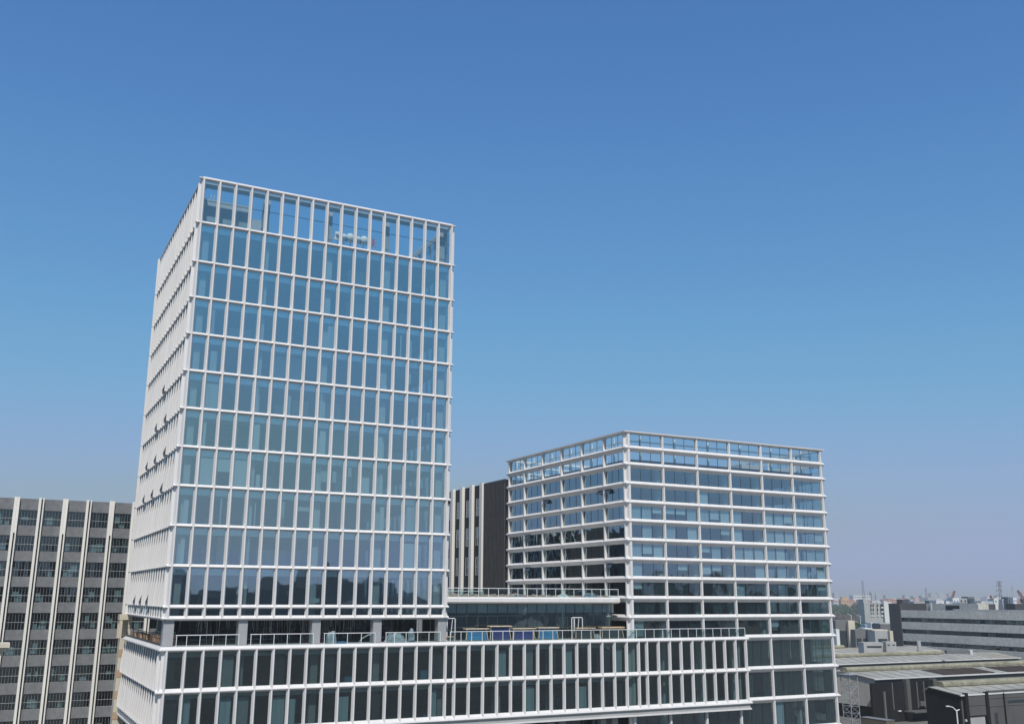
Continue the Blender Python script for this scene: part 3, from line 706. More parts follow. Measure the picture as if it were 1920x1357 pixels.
b = MB(); r = random.Random(5); n = 70
for i in range(n + 1):
    for j in range(6):
        e = (0, .7, 1, .9, .6, 0)[j]; b.v.append((57.6 + 28.2 * i / n, 129.9 + .8 * j, 25.99 + e * (.12 + .5 * r.random() * (1 if i < 44 else .45))))
for i in range(n):
    for j in range(5):
        a = i * 6 + j; b.f.append((a, a + 6, a + 7, a + 1)); b.m.append(0)
tag(b.build('rubble', 'rubble'), 'sandy rubble and scraps heaped along the upper link terrace', 'rubble', kind='stuff')
for i, (x, c, l) in enumerate(((68.5, 'wrap', 'white sack lying in the rubble of the upper terrace'), (76, 'cream', 'pale cloth sack near the middle of the upper terrace'), (80.5, 'wrap', 'pale grey sheet heap at the right end of the upper terrace'))):
    lump('rubble_sack', c, x, x + 1.2 + .5 * i, 129.6, 130.6, .4 + .15 * i, l, 'sack', 20 + i, 25.99)

# ================================================================== WAREHOUSES, RIGHT FOREGROUND
def hall(label, x0, x1, ye, ze, yr, zr, yb, gable='corr', vent_from=0, gz=0, vent_to=None):
    t = thing('warehouse', ((x0 + x1) / 2, yr, 0), label, 'warehouse')
    th = .12
    b = MB()
    for (ya, za, yc, zc) in ((ye, ze, yr, zr), (yr, zr, yb, ze)):
        b.hexa([(x0 - .3, ya, za - th), (x1, ya, za - th), (x1, yc, zc - th), (x0 - .3, yc, zc - th), (x0 - .3, ya, za), (x1, ya, za), (x1, yc, zc), (x0 - .3, yc, zc)])
    x = x0 + 2
    while x < x1:
        b.hexa([(x, ye, ze + .004), (x + .12, ye, ze + .004), (x + .12, yr, zr + .004), (x, yr, zr + .004), (x, ye, ze + .06), (x + .12, ye, ze + .06), (x + .12, yr, zr + .06), (x, yr, zr + .06)], 1)
        x += 4.1
    b.build('roof', ['roof', 'greyw'], t)
    b = MB(); xs = x0 + vent_from; s = [(-1.1, .1), (-1.1, .55), (-.75, .95), (.75, .95), (1.1, .55), (1.1, .1)]
    i0 = len(b.v); q = len(s)
    for x in (xs, vent_to or x1 - .5): b.v += [(x, yr + d, zr - .1 + h) for d, h in s]
    for k in range(q): b.f.append((i0 + k, i0 + (k + 1) % q, i0 + q + (k + 1) % q, i0 + q + k)); b.m.append(0)
    b.f.append(tuple(range(i0, i0 + q))); b.m.append(0); b.f.append(tuple(range(i0 + q, i0 + 2 * q))); b.m.append(0)
    b.build('ridge_vent', 'vent', t)
    b = MB(); b.box(x0 - .32, ye - .25, ze - .22, x1, ye - .005, ze + .03); b.build('gutter', 'wwall', t)
    b = MB(); P = [(ye + .3, gz), (yb - .3, gz), (yb - .3, ze - .2), (yr, zr - .2), (ye + .3, ze - .2)]
    for x in (x0, x1 - .6):
        b = MB(); b.v = [(x, y, z) for y, z in P] + [(x + .3, y, z) for y, z in P]
        b.f = [(4, 3, 2, 1, 0), (5, 6, 7, 8, 9)] + [(k, (k + 1) % 5, 5 + (k + 1) % 5, 5 + k) for k in range(5)]; b.m = [0] * 7
        b.build('gable_wall', gable, t)
    bx('side_wall', 'paint2', t, x0 + .31, ye + .35, .05, x1 - .7, ye + .6, ze - .25)
    return t
S1 = hall('nearest warehouse with grey front wall, roller door and curved ridge vent', 159.7, 216, 128.0, 9.05, 134.8, 9.95, 136.2, 'paint', 2.6)
S2 = hall('warehouse with brown roof panels and light corrugated gable behind the nearest one', 174.8, 276, 161.8, 8.95, 170.8, 9.95, 186, 'corr', 0, 3.0)
S3 = hall('third warehouse row whose long pale roof runs below the banded block', 168, 290, 209, 8.3, 218, 9.6, 232, 'corr', vent_to=265)
S4 = hall('farthest warehouse roof with a round vent pipe on it', 172, 288, 237, 9.3, 246, 10.3, 255, 'corr', vent_to=252)
bx('base_wall', 'dark', S2, 176.5, 162.5, .05, 176.7, 185, 2.98)
for k, xa in enumerate((160.4, 166.0)): bx('pilaster', 'paint', S1, xa, 127.6, .05, xa + .75, 128.2, 9.35)
b = MB(); b.box(161.16, 127.85, 5.35, 165.99, 128.1, 8.75); b.box(166.76, 127.85, .05, 215, 128.1, 9.5)
for z in (6.6, 8.0): b.box(166.78, 127.83, z, 215, 127.849, z + .05, 1)
b.box(161.17, 127.83, 7.0, 165.98, 127.849, 7.05, 1); b.build('front_wall', ['paint2', 'paint'], S1)
bx('roller_door', 'greyl', S1, 161.3, 127.95, .05, 165.6, 128.05, 5.1)
bx('door_head', 'paint', S1, 161.16, 127.86, 5.11, 165.99, 128.08, 5.34)
bx('slit_window', 'frame', S1, 172.3, 127.8, 7.12, 184, 127.829, 7.6)
bx('window', 'frame', S1, 168.2, 127.8, 3.4, 169.0, 127.829, 5.6)
b = MB(); b.box(172.0, 160.3, .05, 181.9, 160.9, 8.2); b.box(183.55, 160.3, .05, 190.3, 160.9, 8.35); b.build('front_wall', 'paint', S2)
bx('pilaster', 'paint2', S2, 182.3, 159.9, .05, 183.4, 160.95, 8.75)
bx('pilaster', 'paint', S2, 188.9, 159.9, .05, 190.6, 161, 8.4)
bx('pilaster', 'paint2', S2, 190.61, 159.6, .05, 191.6, 161, 8.6)
bx('downpipe', 'greym', S2, 175.2, 159.95, .05, 175.6, 160.29, 6.4)
bx('canopy', 'paint2', S2, 181.1, 157.2, 1.95, 188.8, 160.25, 2.2)
bx('wall_lamp', 'wwall', S2, 179.3, 159.9, 2.1, 180.0, 160.29, 2.35)
bx('wall_lamp', 'wwall', S1, 159.5, 127.2, 4.5, 159.75, 127.5, 4.9)
for x in (178, 185.7, 187.9): bx('downpipe', 'greym', S2, x, 160.1, 2.6, x + .18, 160.29, 8.1)
for x in (171, 180.5): bx('downpipe', 'paint', S1, x, 127.6, .05, x + .2, 127.82, 9.0)
b = MB()
for k in range(6): b.box(186 + .02 * k, 159.7, 3 + .16 * k, 187.6, 160.28, 3.1 + .16 * k)
b.build('louvre', 'greym', S2)
bx('doorway', 'dark', S2, 183.8, 160.2, .05, 188.6, 160.29, 1.9)
for xa, xb in ((197.5, 205.2), (205.5, 210.6), (210.9, 215.4), (220.0, 224.2), (224.5, 229), (229.3, 234), (238, 243)):
    b = MB(); f = lambda y: 8.95 + (y - 161.8) / 9 + .11
    b.hexa([(xa, 162.3, f(162.3) - .03), (xb, 162.3, f(162.3) - .03), (xb, 168.6, f(168.6) - .03), (xa, 168.6, f(168.6) - .03), (xa, 162.3, f(162.3) + .02), (xb, 162.3, f(162.3) + .02), (xb, 168.6, f(168.6) + .02), (xa, 168.6, f(168.6) + .02)])
    b.build('roof_panel', 'solar', S2)
t = thing('vent_pipe', (238, 238, 9.3), 'round grey vent pipe standing on the farthest warehouse roof', 'vent pipe')
p = at(1724, 1219, 300); t.location = (p.x, p.y, p.z - .5)
b = MB(); b.tube([(p.x, p.y, p.z - .6), (p.x, p.y, p.z + 2.9)], .6, n=14); b.build('pipe', 'greyl', t)
b = MB(); b.tube([(p.x, p.y, p.z - .6), (p.x, p.y, p.z - .1)], [1.2, 1.0], n=14); b.build('flashing', 'greyw', t)
p = at(1795, 1221, 288); t = thing('roof_duct', (p.x, p.y, p.z), 'grey roof duct with white tank in front of the banded block', 'duct')
b = MB(); b.obox((p.x, p.y), cr, 3.4, .8, p.z - .6, p.z + .4); b.build('duct', 'greym', t)
q = p + cr * 3.9; b = MB(); b.tube([(q.x, q.y, p.z - .8), (q.x, q.y, p.z + .5)], .6, n=12); b.build('tank', 'wwall', t)
ct = thing('shipping_container', (159, 147.4, 0), 'brown ribbed container beside the nearest warehouse', 'container')
bx('body', 'tank', ct, 157.9, 144.2, .05, 160.2, 150.8, 2.95); bx('roof', 'greyw', ct, 157.85, 144.1, 2.951, 160.25, 150.9, 3.03)
for k in range(2): bx('door', 'tank', ct, 157.95 + 1.13 * k, 144.12, .2, 159.02 + 1.13 * k, 144.19, 2.85)

# lattice mast
ms = thing('lattice_mast', (134.5, 130.5, 0), 'white lattice hoist mast beside the ribbon block right edge', 'mast')
b = MB(); w = .95; x0, y0 = 134.6, 130.4; top = 13.2
c4 = [(x0 - w, y0 - w), (x0 + w, y0 - w), (x0 + w, y0 + w), (x0 - w, y0 + w)]
for c in c4: b.bar((*c, 0), (*c, top), .10)
z = .3; i = 0
while z < top - .8:
    for k in range(4):
        a, c = c4[k], c4[(k + 1) % 4]
        b.bar((*a, z), (*c, z), .05); b.bar((*(a if i % 2 else c), z), (*(c if i % 2 else a), z + 1.1), .05)
    z += 1.1; i += 1
b.build('truss', 'steel', ms)
b = MB(); b.box(x0 - 1.25, y0 - 1.25, top, x0 + 1.25, y0 + 1.25, top + .08)
for c in ((-1.2, -1.2), (1.2, -1.2), (1.2, 1.2), (-1.2, 1.2)): b.bar((x0 + c[0], y0 + c[1], top), (x0 + c[0], y0 + c[1], top + .7), .06)
b.build('platform', 'steel', ms)

def lamp(p, h, arm, label, sc_=1):
    t = thing('street_lamp', (p[0], p[1], 0), label, 'street lamp', 'white street lamps')
    ax = Vector((cr.x, cr.y, 0)).normalized(); P = Vector((p[0], p[1], 0))
    b = MB(); b.tube([P + Vector((0, 0, .05)), P + Vector((0, 0, h - .6 * sc_))], [.16 * sc_, .1 * sc_]); b.build('pole', 'wsteel', t)
    b = MB(); z = h - .7 * sc_
    b.tube([P + Vector((0, 0, z)), P - ax * arm * .35 + Vector((0, 0, h - .15)), P - ax * arm * .75 + Vector((0, 0, h))], [.09 * sc_, .07 * sc_, .05 * sc_])
    b.tube([P + Vector((0, 0, z)), P + ax * arm * .33 + Vector((0, 0, z + .25))], .06 * sc_)
    b.tube([P + Vector((0, 0, z + .1)) - ax * .05, P + ax * arm * .33 + Vector((0, 0, z + .25))], .04 * sc_); b.build('arm', 'wsteel', t)
    b = MB(); q = P - ax * arm * .88 + Vector((0, 0, h)); b.obox((q.x, q.y), ax, arm * .16, .14 * sc_, h - .06, h + .08); b.build('lamp_head', 'wwall', t)
lamp((134.2, 108.6), 10.0, 1.5, 'white street lamp in front of the nearest warehouse')
for u, vt, d, l in ((1595.5, 1151, 640, 'far white lamp post left of the cream tower wall'), (1612.5, 1152, 620, 'far white lamp post just right of the cream tower wall')):
    p = at(u, vt, d); lamp((p.x, p.y), p.z, 2.4, l, 1.6)

# ================================================================== BANDED GREY BLOCK
bd = thing('banded_grey_block', (292, 200, 0), 'long grey concrete block with dark horizontal window bands', 'building')
A = Vector((297.3, 260)); Bv = Vector((286.5, 110)); dv = (Bv - A).normalized(); nv = Vector((dv.y, -dv.x))   # nv faces the camera side
if nv.x > 0: nv = -nv
Lb = (Bv - A).length
def seg(b, s0, s1, d0, d1, z0, z1, m=0):
    q = [A + dv * s0 + nv * d0, A + dv * s1 + nv * d0, A + dv * s1 + nv * d1, A + dv * s0 + nv * d1]
    ar = sum(q[i].x * q[(i + 1) % 4].y - q[(i + 1) % 4].x * q[i].y for i in range(4))
    if ar < 0: q = q[::-1]
    b.hexa([(p.x, p.y, z0) for p in q] + [(p.x, p.y, z1) for p in q], m)
b = MB(); seg(b, 0.4, Lb, -26, -.3, .1, 21.6); b.build('wall', 'dark', bd)
for z0, z1 in ((19.5, 22.05), (15.45, 18.0), (11.3, 13.95), (7.2, 9.85), (.1, 5.8)):
    b = MB(); seg(b, 0, Lb, -.29, .6, z0, z1)
    s = 9.
    while s < Lb: seg(b, s, s + .05, .601, .606, z0, z1, 1); s += 9.5
    b.build('concrete_band', ['pconc', 'greyl'], bd)
for z0, z1 in ((18.02, 19.48), (13.97, 15.43), (9.87, 11.28)):
    s = .6
    while s < 110:
        b = MB(); w = 6.6; p0, p1 = A + dv * s + nv * .05, A + dv * (s + w) + nv * .05
        pane(b, tuple(p0), tuple(p1), z0, z1, tuple(nv), fr=.07, mull=(.25, .5, .75), wob=.02)
        o = b.build('window', ['glassdk', 'greyd'], bd)
        if R.random() < .4:
            b = MB(); seg(b, s + R.uniform(0, 4), s + 4 + R.uniform(.4, 1.4), -.2, -.15, z0, z1); b.build('blind', R.choice(('drape', 'sheer', 'greyl')), o)
        s += w + .15
b = MB(); seg(b, -5.5, -.02, -13, .9, .1, 24.4); b.build('stair_tower', 'greyd', bd)
b = MB(); seg(b, 3, 26, -14, -9, 22, 24.4); seg(b, 5, 5.5, -8.99, -8.6, 22, 24.6); b.build('penthouse', 'pconc', bd)
b = MB(); seg(b, 12, 18, -8.99, -8.9, 22.3, 23.9); b.build('penthouse_opening', 'dark', bd)
b = MB(); seg(b, 22, 62, -2, -1.4, 22.06, 22.7); b.build('parapet', 'pconc', bd)
b = MB(); seg(b, 50, 110, -14, -8, 22, 25.2); b.build('penthouse', 'greyd', bd)
for s in (52, 62, 73): 
    b = MB(); seg(b, s, s + .7, -8, -7.4, 22, 25.6); b.build('penthouse_column', 'greyl', bd)

# ================================================================== FAR TOWN
def far(name, label, cat, u0, u1, vt, d, m, dep=12, win=None, roof=None, rot=0, zb=0, group=None, wm='frame', extra=()):
    """a far building d metres off: body, windows (rows, cols, w, h fractions), optional roof box or pitched roof; extra = (u0,u1,vt,mat) upper volumes"""
    Aq, Bq = at(u0, vt, d), at(u1, vt, d); ax = Vector((Bq.x - Aq.x, Bq.y - Aq.y, 0)); w = ax.length; ax.normalize(); ay = Vector((-ax.y, ax.x, 0))
    zt = Aq.z; c = (Aq + Bq) / 2 + ay * dep / 2; t = thing(name, (c.x, c.y, zb), label, cat, group)
    b = MB(); b.obox((c.x, c.y), ax, w / 2, dep / 2, zb + .02, zt); b.build('wall', m, t)
    fc = Vector((Aq.x, Aq.y, 0))
    if win:
        rows, cols, fwd, fh = win[:4]; v0 = win[4] if len(win) > 4 else zb; H_ = (zt - v0) / rows; W_ = w / cols
        for r in range(rows):
            for k in range(cols):
                q = fc + ax * (W_ * (k + .5)) - ay * .05
                b = MB(); b.obox((q.x, q.y), ax, W_ * fwd / 2, .045, v0 + H_ * (r + .5 - fh / 2), v0 + H_ * (r + .5 + fh / 2)); b.build('window', wm, t)
    for (a0, a1, vv, mm) in extra:
        p0, p1 = at(a0, vv, d), at(a1, vv, d); q = Vector(((p0.x + p1.x) / 2, (p0.y + p1.y) / 2, 0)) + ay * dep / 2
        b = MB(); b.obox((q.x, q.y), ax, (p1 - p0).length / 2, dep * .38, zt + .01, p0.z); b.build('upper_storey', mm, t)
    if roof:
        h = roof[1]; q = [c - ax * (w / 2 + .5) - ay * (dep / 2 + .5), c + ax * (w / 2 + .5) - ay * (dep / 2 + .5), c + ax * (w / 2 + .5) + ay * (dep / 2 + .5), c - ax * (w / 2 + .5) + ay * (dep / 2 + .5)]
        r0, r1 = c - ax * w * .4, c + ax * w * .4
        Q = [(p.x, p.y, zt + .02) for p in q] + [(r0.x, r0.y, zt + h), (r1.x, r1.y, zt + h)]
        b = MB(); b.v = Q; b.f = [(0, 1, 5, 4), (1, 2, 5), (2, 3, 4, 5), (3, 0, 4), (3, 2, 1, 0)]; b.m = [0] * 5; b.build('roof', roof[0], t)
    return t
# dormitory with stair panel and balconies
dm = far('dormitory_block', 'grey dormitory block with pale stair panel and small dark windows', 'building', 1619.7, 1676, 1129.5, 715, 'greyl', 14, extra=((1619.8, 1631.5, 1123, 'greyl'),))
for r in range(4):
    v = 1132 + 7.75 * r
    for k, (u, w, bal) in enumerate(((1632.5, 1.6, .5), (1636.5, 1.6, .5), (1644.5, 1.7, .5), (1651, 3.6, 1), (1671.5, 3.8, 1))):
        p = at(u + w / 2, v + 2, 714); ax = Vector((cr.x, cr.y, 0)).normalized(); hw = w * 715 / F / 2
        b = MB(); b.obox((p.x, p.y), ax, hw, .3, p.z - 1.2, p.z + .9); o = b.build('window', 'frame', dm)
        b = MB(); b.obox((p.x - fw.x, p.y - fw.y), ax, hw * 1.15, .5, p.z - 2.2, p.z - 1.21); b.build('sill', 'wwall', o)
p0, p1 = at(1656, 1128, 713.5), at(1671, 1128, 713.5); b = MB(); b.obox(((p0.x + p1.x) / 2, (p0.y + p1.y) / 2), (p1 - p0)[:2], (p1 - p0).length / 2, .9, .1, p0.z); b.build('stair_panel', 'wwall', dm)
# structures just behind the warehouse roofs
far('cream_tower_wall', 'tall narrow cream wall block left of the low grey sheds', 'building', 1590, 1602.4, 1163, 330, 'cream2', 5)
far('elevated_deck', 'dark elevated deck end with braced opening at the ribbon block edge', 'building', 1566, 1589.8, 1163, 332, 'greym', 8, win=(1, 1, .8, .55, 4))
far('pale_post', 'pale upright wall end close to the ribbon block right edge', 'wall', 1567.5, 1573.5, 1179, 322, 'wwall', 3)
far('low_grey_shed', 'low grey shed with pink white canopy beside the cream wall', 'shed', 1603, 1640, 1180, 325, 'greym', 10, win=(1, 3, .7, .3, 8), extra=((1624, 1639, 1177.5, 'wwall'),))
far('grey_pump_house', 'grey pump house with one dark slit window and pale roof rim', 'shed', 1640, 1667.5, 1182, 318, 'greyl', 9, win=(1, 1, .62, .22, 9.5), extra=((1638, 1667, 1180, 'cream2'),))
far('cream_wall_remnant', 'ragged cream wall end next to the dark stair tower', 'wall', 1668, 1674, 1182, 312, 'cream2', 2)
far('brown_flat_block', 'brown grey flat roofed block under the dormitory', 'building', 1650.5, 1678, 1169.5, 400, 'greym', 10, extra=((1651, 1677, 1168, 'greyl'),))
far('white_blue_shed', 'small white and blue shed below the dormitory', 'shed', 1633, 1648, 1167, 560, 'wwall', 8, win=(1, 3, .4, .3, 8), extra=())
far('long_blue_shed', 'long low pale blue shed left of the white one', 'shed', 1622, 1632.8, 1170, 565, 'bluew', 8)
far('roof_equipment', 'grey box housing on the farthest warehouse roof', 'equipment', 1619, 1658, 1204, 300, 'greyl', 5, win=(1, 1, .7, .2, 10.5))
far('roof_equipment', 'smaller white box housing near the dark stair tower foot', 'equipment', 1661, 1680, 1202.5, 298, 'greyl', 4, win=(1, 2, .5, .15, 11.5))
# row behind the banded block
rows = [
 ('white_block', 'square white block above the banded roof', 1755, 1770, 1125, 520, 'wwall', (2, 1, .3, .2, 18), 'building'),
 ('grey_block', 'narrow grey block left of the square white one', 1746.5, 1754.7, 1125.5, 530, 'greym', (2, 1, .3, .3, 18), 'building'),
 ('white_house', 'white house with dark window right of the square block', 1773.5, 1780, 1126.5, 540, 'wwall', (1, 1, .35, .35, 20), 'building'),
 ('blue_shed', 'pale blue shed in front of the red crane', 1780.2, 1800, 1127, 560, 'bluew', (1, 3, .15, .3, 19), 'shed'),
 ('dark_block', 'dark flat block in the middle behind the banded roof', 1800.3, 1831, 1130.5, 500, 'greyd', (1, 2, .3, .3, 20), 'building'),
 ('beige_block', 'small beige block with dark doorway beside the dark one', 1831.3, 1847, 1130, 490, 'cream2', (1, 1, .35, .5, 20), 'building'),
 ('dark_shed', 'dark shed left of the tall pylon', 1847.3, 1866, 1132, 480, 'greyd', None, 'shed'),
 ('white_plant_room', 'white plant room on the skyline right of the red crane foot', 1786, 1798, 1120.5, 640, 'wwall', (1, 2, .3, .3, 22), 'building'),
 ('grey_plant_room', 'grey plant room with two dark windows on the skyline', 1798.2, 1813, 1121, 645, 'greyl', (1, 2, .35, .4, 23), 'building'),
 ('tall_grey_block', 'taller grey block with white front on the skyline', 1814, 1826, 1118, 650, 'greym', (1, 2, .4, .35, 23), 'building'),
 ('stepped_grey_house', 'stepped grey house right of the taller grey block', 1827, 1838, 1121.5, 640, 'greyl', (1, 2, .3, .3, 23), 'building'),
 ('low_white_house', 'low white house left of the small red crane', 1840, 1846, 1127, 620, 'wwall', (1, 1, .4, .4, 22), 'building'),
 ('long_grey_roof', 'long grey roof below the small red crane', 1846.5, 1862, 1126.5, 630, 'tower', None, 'building'),
 ('white_cube_house', 'white cube house just behind the pylon foot', 1863, 1878, 1122, 660, 'wwall', (1, 2, .25, .3, 23), 'building'),
 ('pale_grey_house', 'pale grey house right of the pylon foot', 1879, 1889, 1122.5, 655, 'tower', (1, 2, .3, .3, 23), 'building'),
 ('dark_topped_house', 'house with a dark block on top near the right edge', 1889.3, 1899, 1118.5, 650, 'greym', (1, 2, .3, .3, 23), 'building'),
 ('white_end_house', 'white house at the right edge below the leaning crane', 1899.3, 1906, 1120, 645, 'wwall', (1, 2, .3, .3, 23), 'building'),
 ('brown_panel_hall', 'brown panel hall at the far right edge', 1903, 1935, 1131.5, 470, 'greyd', None, 'building'),
 ('grey_hut', 'grey hut with dark opening above the stair tower', 1692, 1705, 1123.5, 560, 'greyd', (1, 1, .5, .4, 20), 'building'),
 ('pale_hut', 'pale hut left of the beige penthouse', 1705.5, 1713, 1123, 570, 'tower', (1, 1, .3, .3, 20), 'building'),
 ('grey_gabled_hut', 'grey hut directly behind the beige penthouse', 1713.5, 1745, 1127, 540, 'greyl', (1, 4, .3, .3, 20), 'building')]
for nm, lb, u0, u1, vt, d, m_, win, ct_ in rows: far(nm, lb, ct_, u0, u1, vt, d, m_, 9, win, wm='frame')
# village beyond the tree belt
vil = [(1576.5, 1591, 1122.5, 'orange', None, ((1579, 1589, 1118.5, 'orange'),), 'stepped orange house highest of the village'),
       (1591.5, 1603, 1126, 'pink', ('redroof', 3), (), 'pink house with red roof right of the stepped orange house'),
       (1610, 1619.5, 1123.5, 'orange', None, (), 'narrow orange house touching the dormitory edge'),
       (1573, 1582, 1133, 'wwall', None, (), 'low pale wall house below the stepped orange house'),
       (1584, 1604, 1132, 'pink', None, (), 'long low pink white house under the red roof'),
       (1604.5, 1610, 1128, 'redroof', None, (), 'narrow dark red house between the orange ones'),
       (1563, 1573, 1128, 'wwall', ('redroof', 2.5), (), 'white house with red roof at the ribbon block edge'),
       (1656, 1664, 1125.5, 'wwall', ('redroof', 2.5), (), 'white house with red roof over the dormitory roof'),
       (1665, 1672, 1124, 'orange', ('redroof', 2.5), (), 'orange house with red roof right of the stair panel'),
       (1673, 1681, 1125, 'pink', ('redroof', 2.5), (), 'pink house with red roof above the dark stair tower'),
       (1682, 1691, 1125, 'orange', ('redroof', 2), (), 'low orange house left of the grey hut')]
for i, (u0, u1, vt, m_, rf, ex, lb) in enumerate(vil):
    far('village_house', lb, 'house', u0, u1, vt, 1900 + 13 * i, m_, 14, (3, 3, .3, .35), rf, extra=ex, group='village houses beyond the tree belt')
faint = [(1599, 1632, 1115.5, 2300, 'pale slab of flats on the horizon behind the dormitory', 'wwall', (4, 9, .4, .4)), (1634, 1640, 1110, 3300, 'thin faint tower right of the pale slab', 'tower', None), (1642, 1655, 1112, 3500, 'faint wide tower block above the dormitory', 'tower', None),
         (1660, 1668, 1115, 3600, 'faint low block over the stair panel', 'tower', None), (1696, 1704, 1115, 3400, 'faint block above the grey hut', 'tower', None), (1712, 1724, 1117, 3300, 'faint low slab above the pale hut', 'tower', None),
         (1745, 1758, 1111.5, 3900, 'faint bluish tower pair, left half', 'tower', None), (1759, 1771, 1110.5, 3950, 'faint bluish tower pair, right half', 'tower', None), (1564, 1571, 1111, 3600, 'faint tower at the ribbon block edge', 'tower', None),
         (1728, 1738, 1116, 3000, 'faint block under the second thin mast', 'tower', None), (1850, 1860, 1118, 3300, 'faint block between the cranes and pylon', 'tower', None)]
for u0, u1, vt, d, lb, m_, win in faint: far('distant_block', lb, 'tower block', u0, u1, vt, d, m_, 25, win, group='faint blocks on the horizon')

def lattice_mast(name, label, cat, u, vt, vb, d, w0, w1, m, arms=()):
    p, q = at(u, vt, d), at(u, vb, d); t = thing(name, (p.x, p.y, 0), label, cat)
    ax = Vector((cr.x, cr.y, 0)).normalized(); b = MB(); zb = 0; n = 14
    for s in (-1, 1): b.bar(Vector((p.x, p.y, zb)) + ax * s * w0 / 2, Vector((p.x, p.y, p.z)) + ax * s * w1 / 2, max(.35, d * .00035))
    for k in range(n):
        f0, f1 = k / n, (k + 1) / n; s = 1 if k % 2 else -1
        b.bar(Vector((p.x, p.y, zb + (p.z - zb) * f0)) + ax * s * (w0 + (w1 - w0) * f0) / 2, Vector((p.x, p.y, zb + (p.z - zb) * f1)) - ax * s * (w0 + (w1 - w0) * f1) / 2, max(.25, d * .00025))
    b.build('mast', m, t)
    for va, hw in arms:
        r = at(u, va, d); b = MB(); hh = hw * d / F
        for s in (-1, 1): b.bar(Vector((r.x, r.y, r.z)), Vector((r.x, r.y, r.z + .3)) + ax * s * hh, .35); b.bar(Vector((r.x, r.y, r.z + 1.4)), Vector((r.x, r.y, r.z + .3)) + ax * s * hh, .25); b.bar(Vector((r.x, r.y, r.z + .3)) + ax * s * hh, Vector((r.x, r.y, r.z - 1.2)) + ax * s * hh, .3)
        b.build('crossarm', m, t)
lattice_mast('transmission_pylon', 'grey power pylon with four crossarms on the skyline', 'pylon', 1873, 1090, 1130, 900, 3.2, 1.2, 'greym', ((1091, 4.5), (1097.5, 5), (1107, 5), (1116.5, 5.5)))
lattice_mast('lattice_tower', 'thin pale lattice tower near the right edge', 'mast', 1897, 1097, 1120, 1100, 5, .8, 'tower')
lattice_mast('lattice_tower', 'tallest thin mast on the horizon behind the dormitory', 'mast', 1617, 1088, 1115, 2200, 5, 3, 'greym')
lattice_mast('lattice_tower', 'thin pointed mast on the horizon over the grey roofs', 'mast', 1735.5, 1101, 1122, 2000, 8, 1, 'greym')
def crane(u0, v0, u1, v1, d, label):
    p, q = at(u0, v0, d), at(u1, v1, d); t = thing('luffing_crane', (p.x, p.y, 0), label, 'crane', 'red luffing cranes on the skyline')
    b = MB(); b.bar((p.x, p.y, 0), (p.x, p.y, p.z - 1), 1.6); b.build('mast', 'red', t)
    b = MB(); dr = (q - p).normalized(); nn = dr.cross(fw).normalized()
    for s in (-1, 1): b.bar(p + nn * s * .9, q + nn * s * .45, .55)
    n = 8
    for k in range(n):
        s = 1 if k % 2 else -1; b.bar(p.lerp(q, k / n) + nn * s * .8, p.lerp(q, (k + 1) / n) - nn * s * .7, .4)
    b.build('boom', 'red', t)
    b = MB(); b.obox((p.x, p.y), cr, 2.2, 1.6, p.z - 1.6, p.z + 1.4); b.build('cab', 'greyd', t)
    b = MB(); pk = p - Vector((cr.x, cr.y, 0)) * 3.4 * (1 if u1 > u0 else -1) + Vector((0, 0, 4.2)); b.bar(p, pk, .5); b.bar(pk, p.lerp(q, .93), .16); b.build('stay', 'red', t)
crane(1784, 1124, 1790, 1107, 760, 'red luffing crane with boom leaning right over the blue shed')
crane(1860, 1126, 1857, 1116, 800, 'small red crane left of the power pylon')
crane(1921, 1126, 1908, 1106.5, 720, 'red crane boom leaning left at the right edge')

# far greenery
def clumps(name, m, n, spot, size, label, cat, kind=None):
    r = random.Random(len(label)); b = MB()
    for _ in range(n):
        p, s = spot(r); s *= size
        for _ in range(3):
            a, c = Vector((r.gauss(0, 1), r.gauss(0, 1), r.gauss(0, .7))).normalized() * s, Vector((r.gauss(0, 1), r.gauss(0, 1), r.gauss(0, 1))).normalized() * s
            o = p + Vector((r.uniform(-s, s), r.uniform(-s, s), r.uniform(-s, s))) * .6
            b.face([o - a, o - c * .7, o + a, o + c * .8])
    return tag(b.build(name, m), label, cat, kind=kind)
def belt(r):
    u = r.uniform(1556, 1700); p = at(u, 1147, 1750 + r.uniform(0, 110)); k = (u * .7) % 7
    return Vector((p.x, p.y, abs(r.gauss(0, 1)) * 2.6 + r.uniform(0, 8.5) + 1.6 * math.sin(u * .35))), r.uniform(.8, 1.6)
clumps('tree_belt', 'leaf', 2600, belt, 2.2, 'dark green belt of trees in front of the village', 'tree belt', 'stuff')
def scrub(r):
    u = r.uniform(1556, 1640); d = r.uniform(1150, 1700); p = at(u, 1147, d)
    return Vector((p.x, p.y, r.uniform(0, 5))), r.uniform(.6, 1.3)
clumps('bare_scrub', 'brownf', 1800, scrub, 1.3, 'brown leafless scrub between lawn and tree belt', 'scrub', 'stuff')
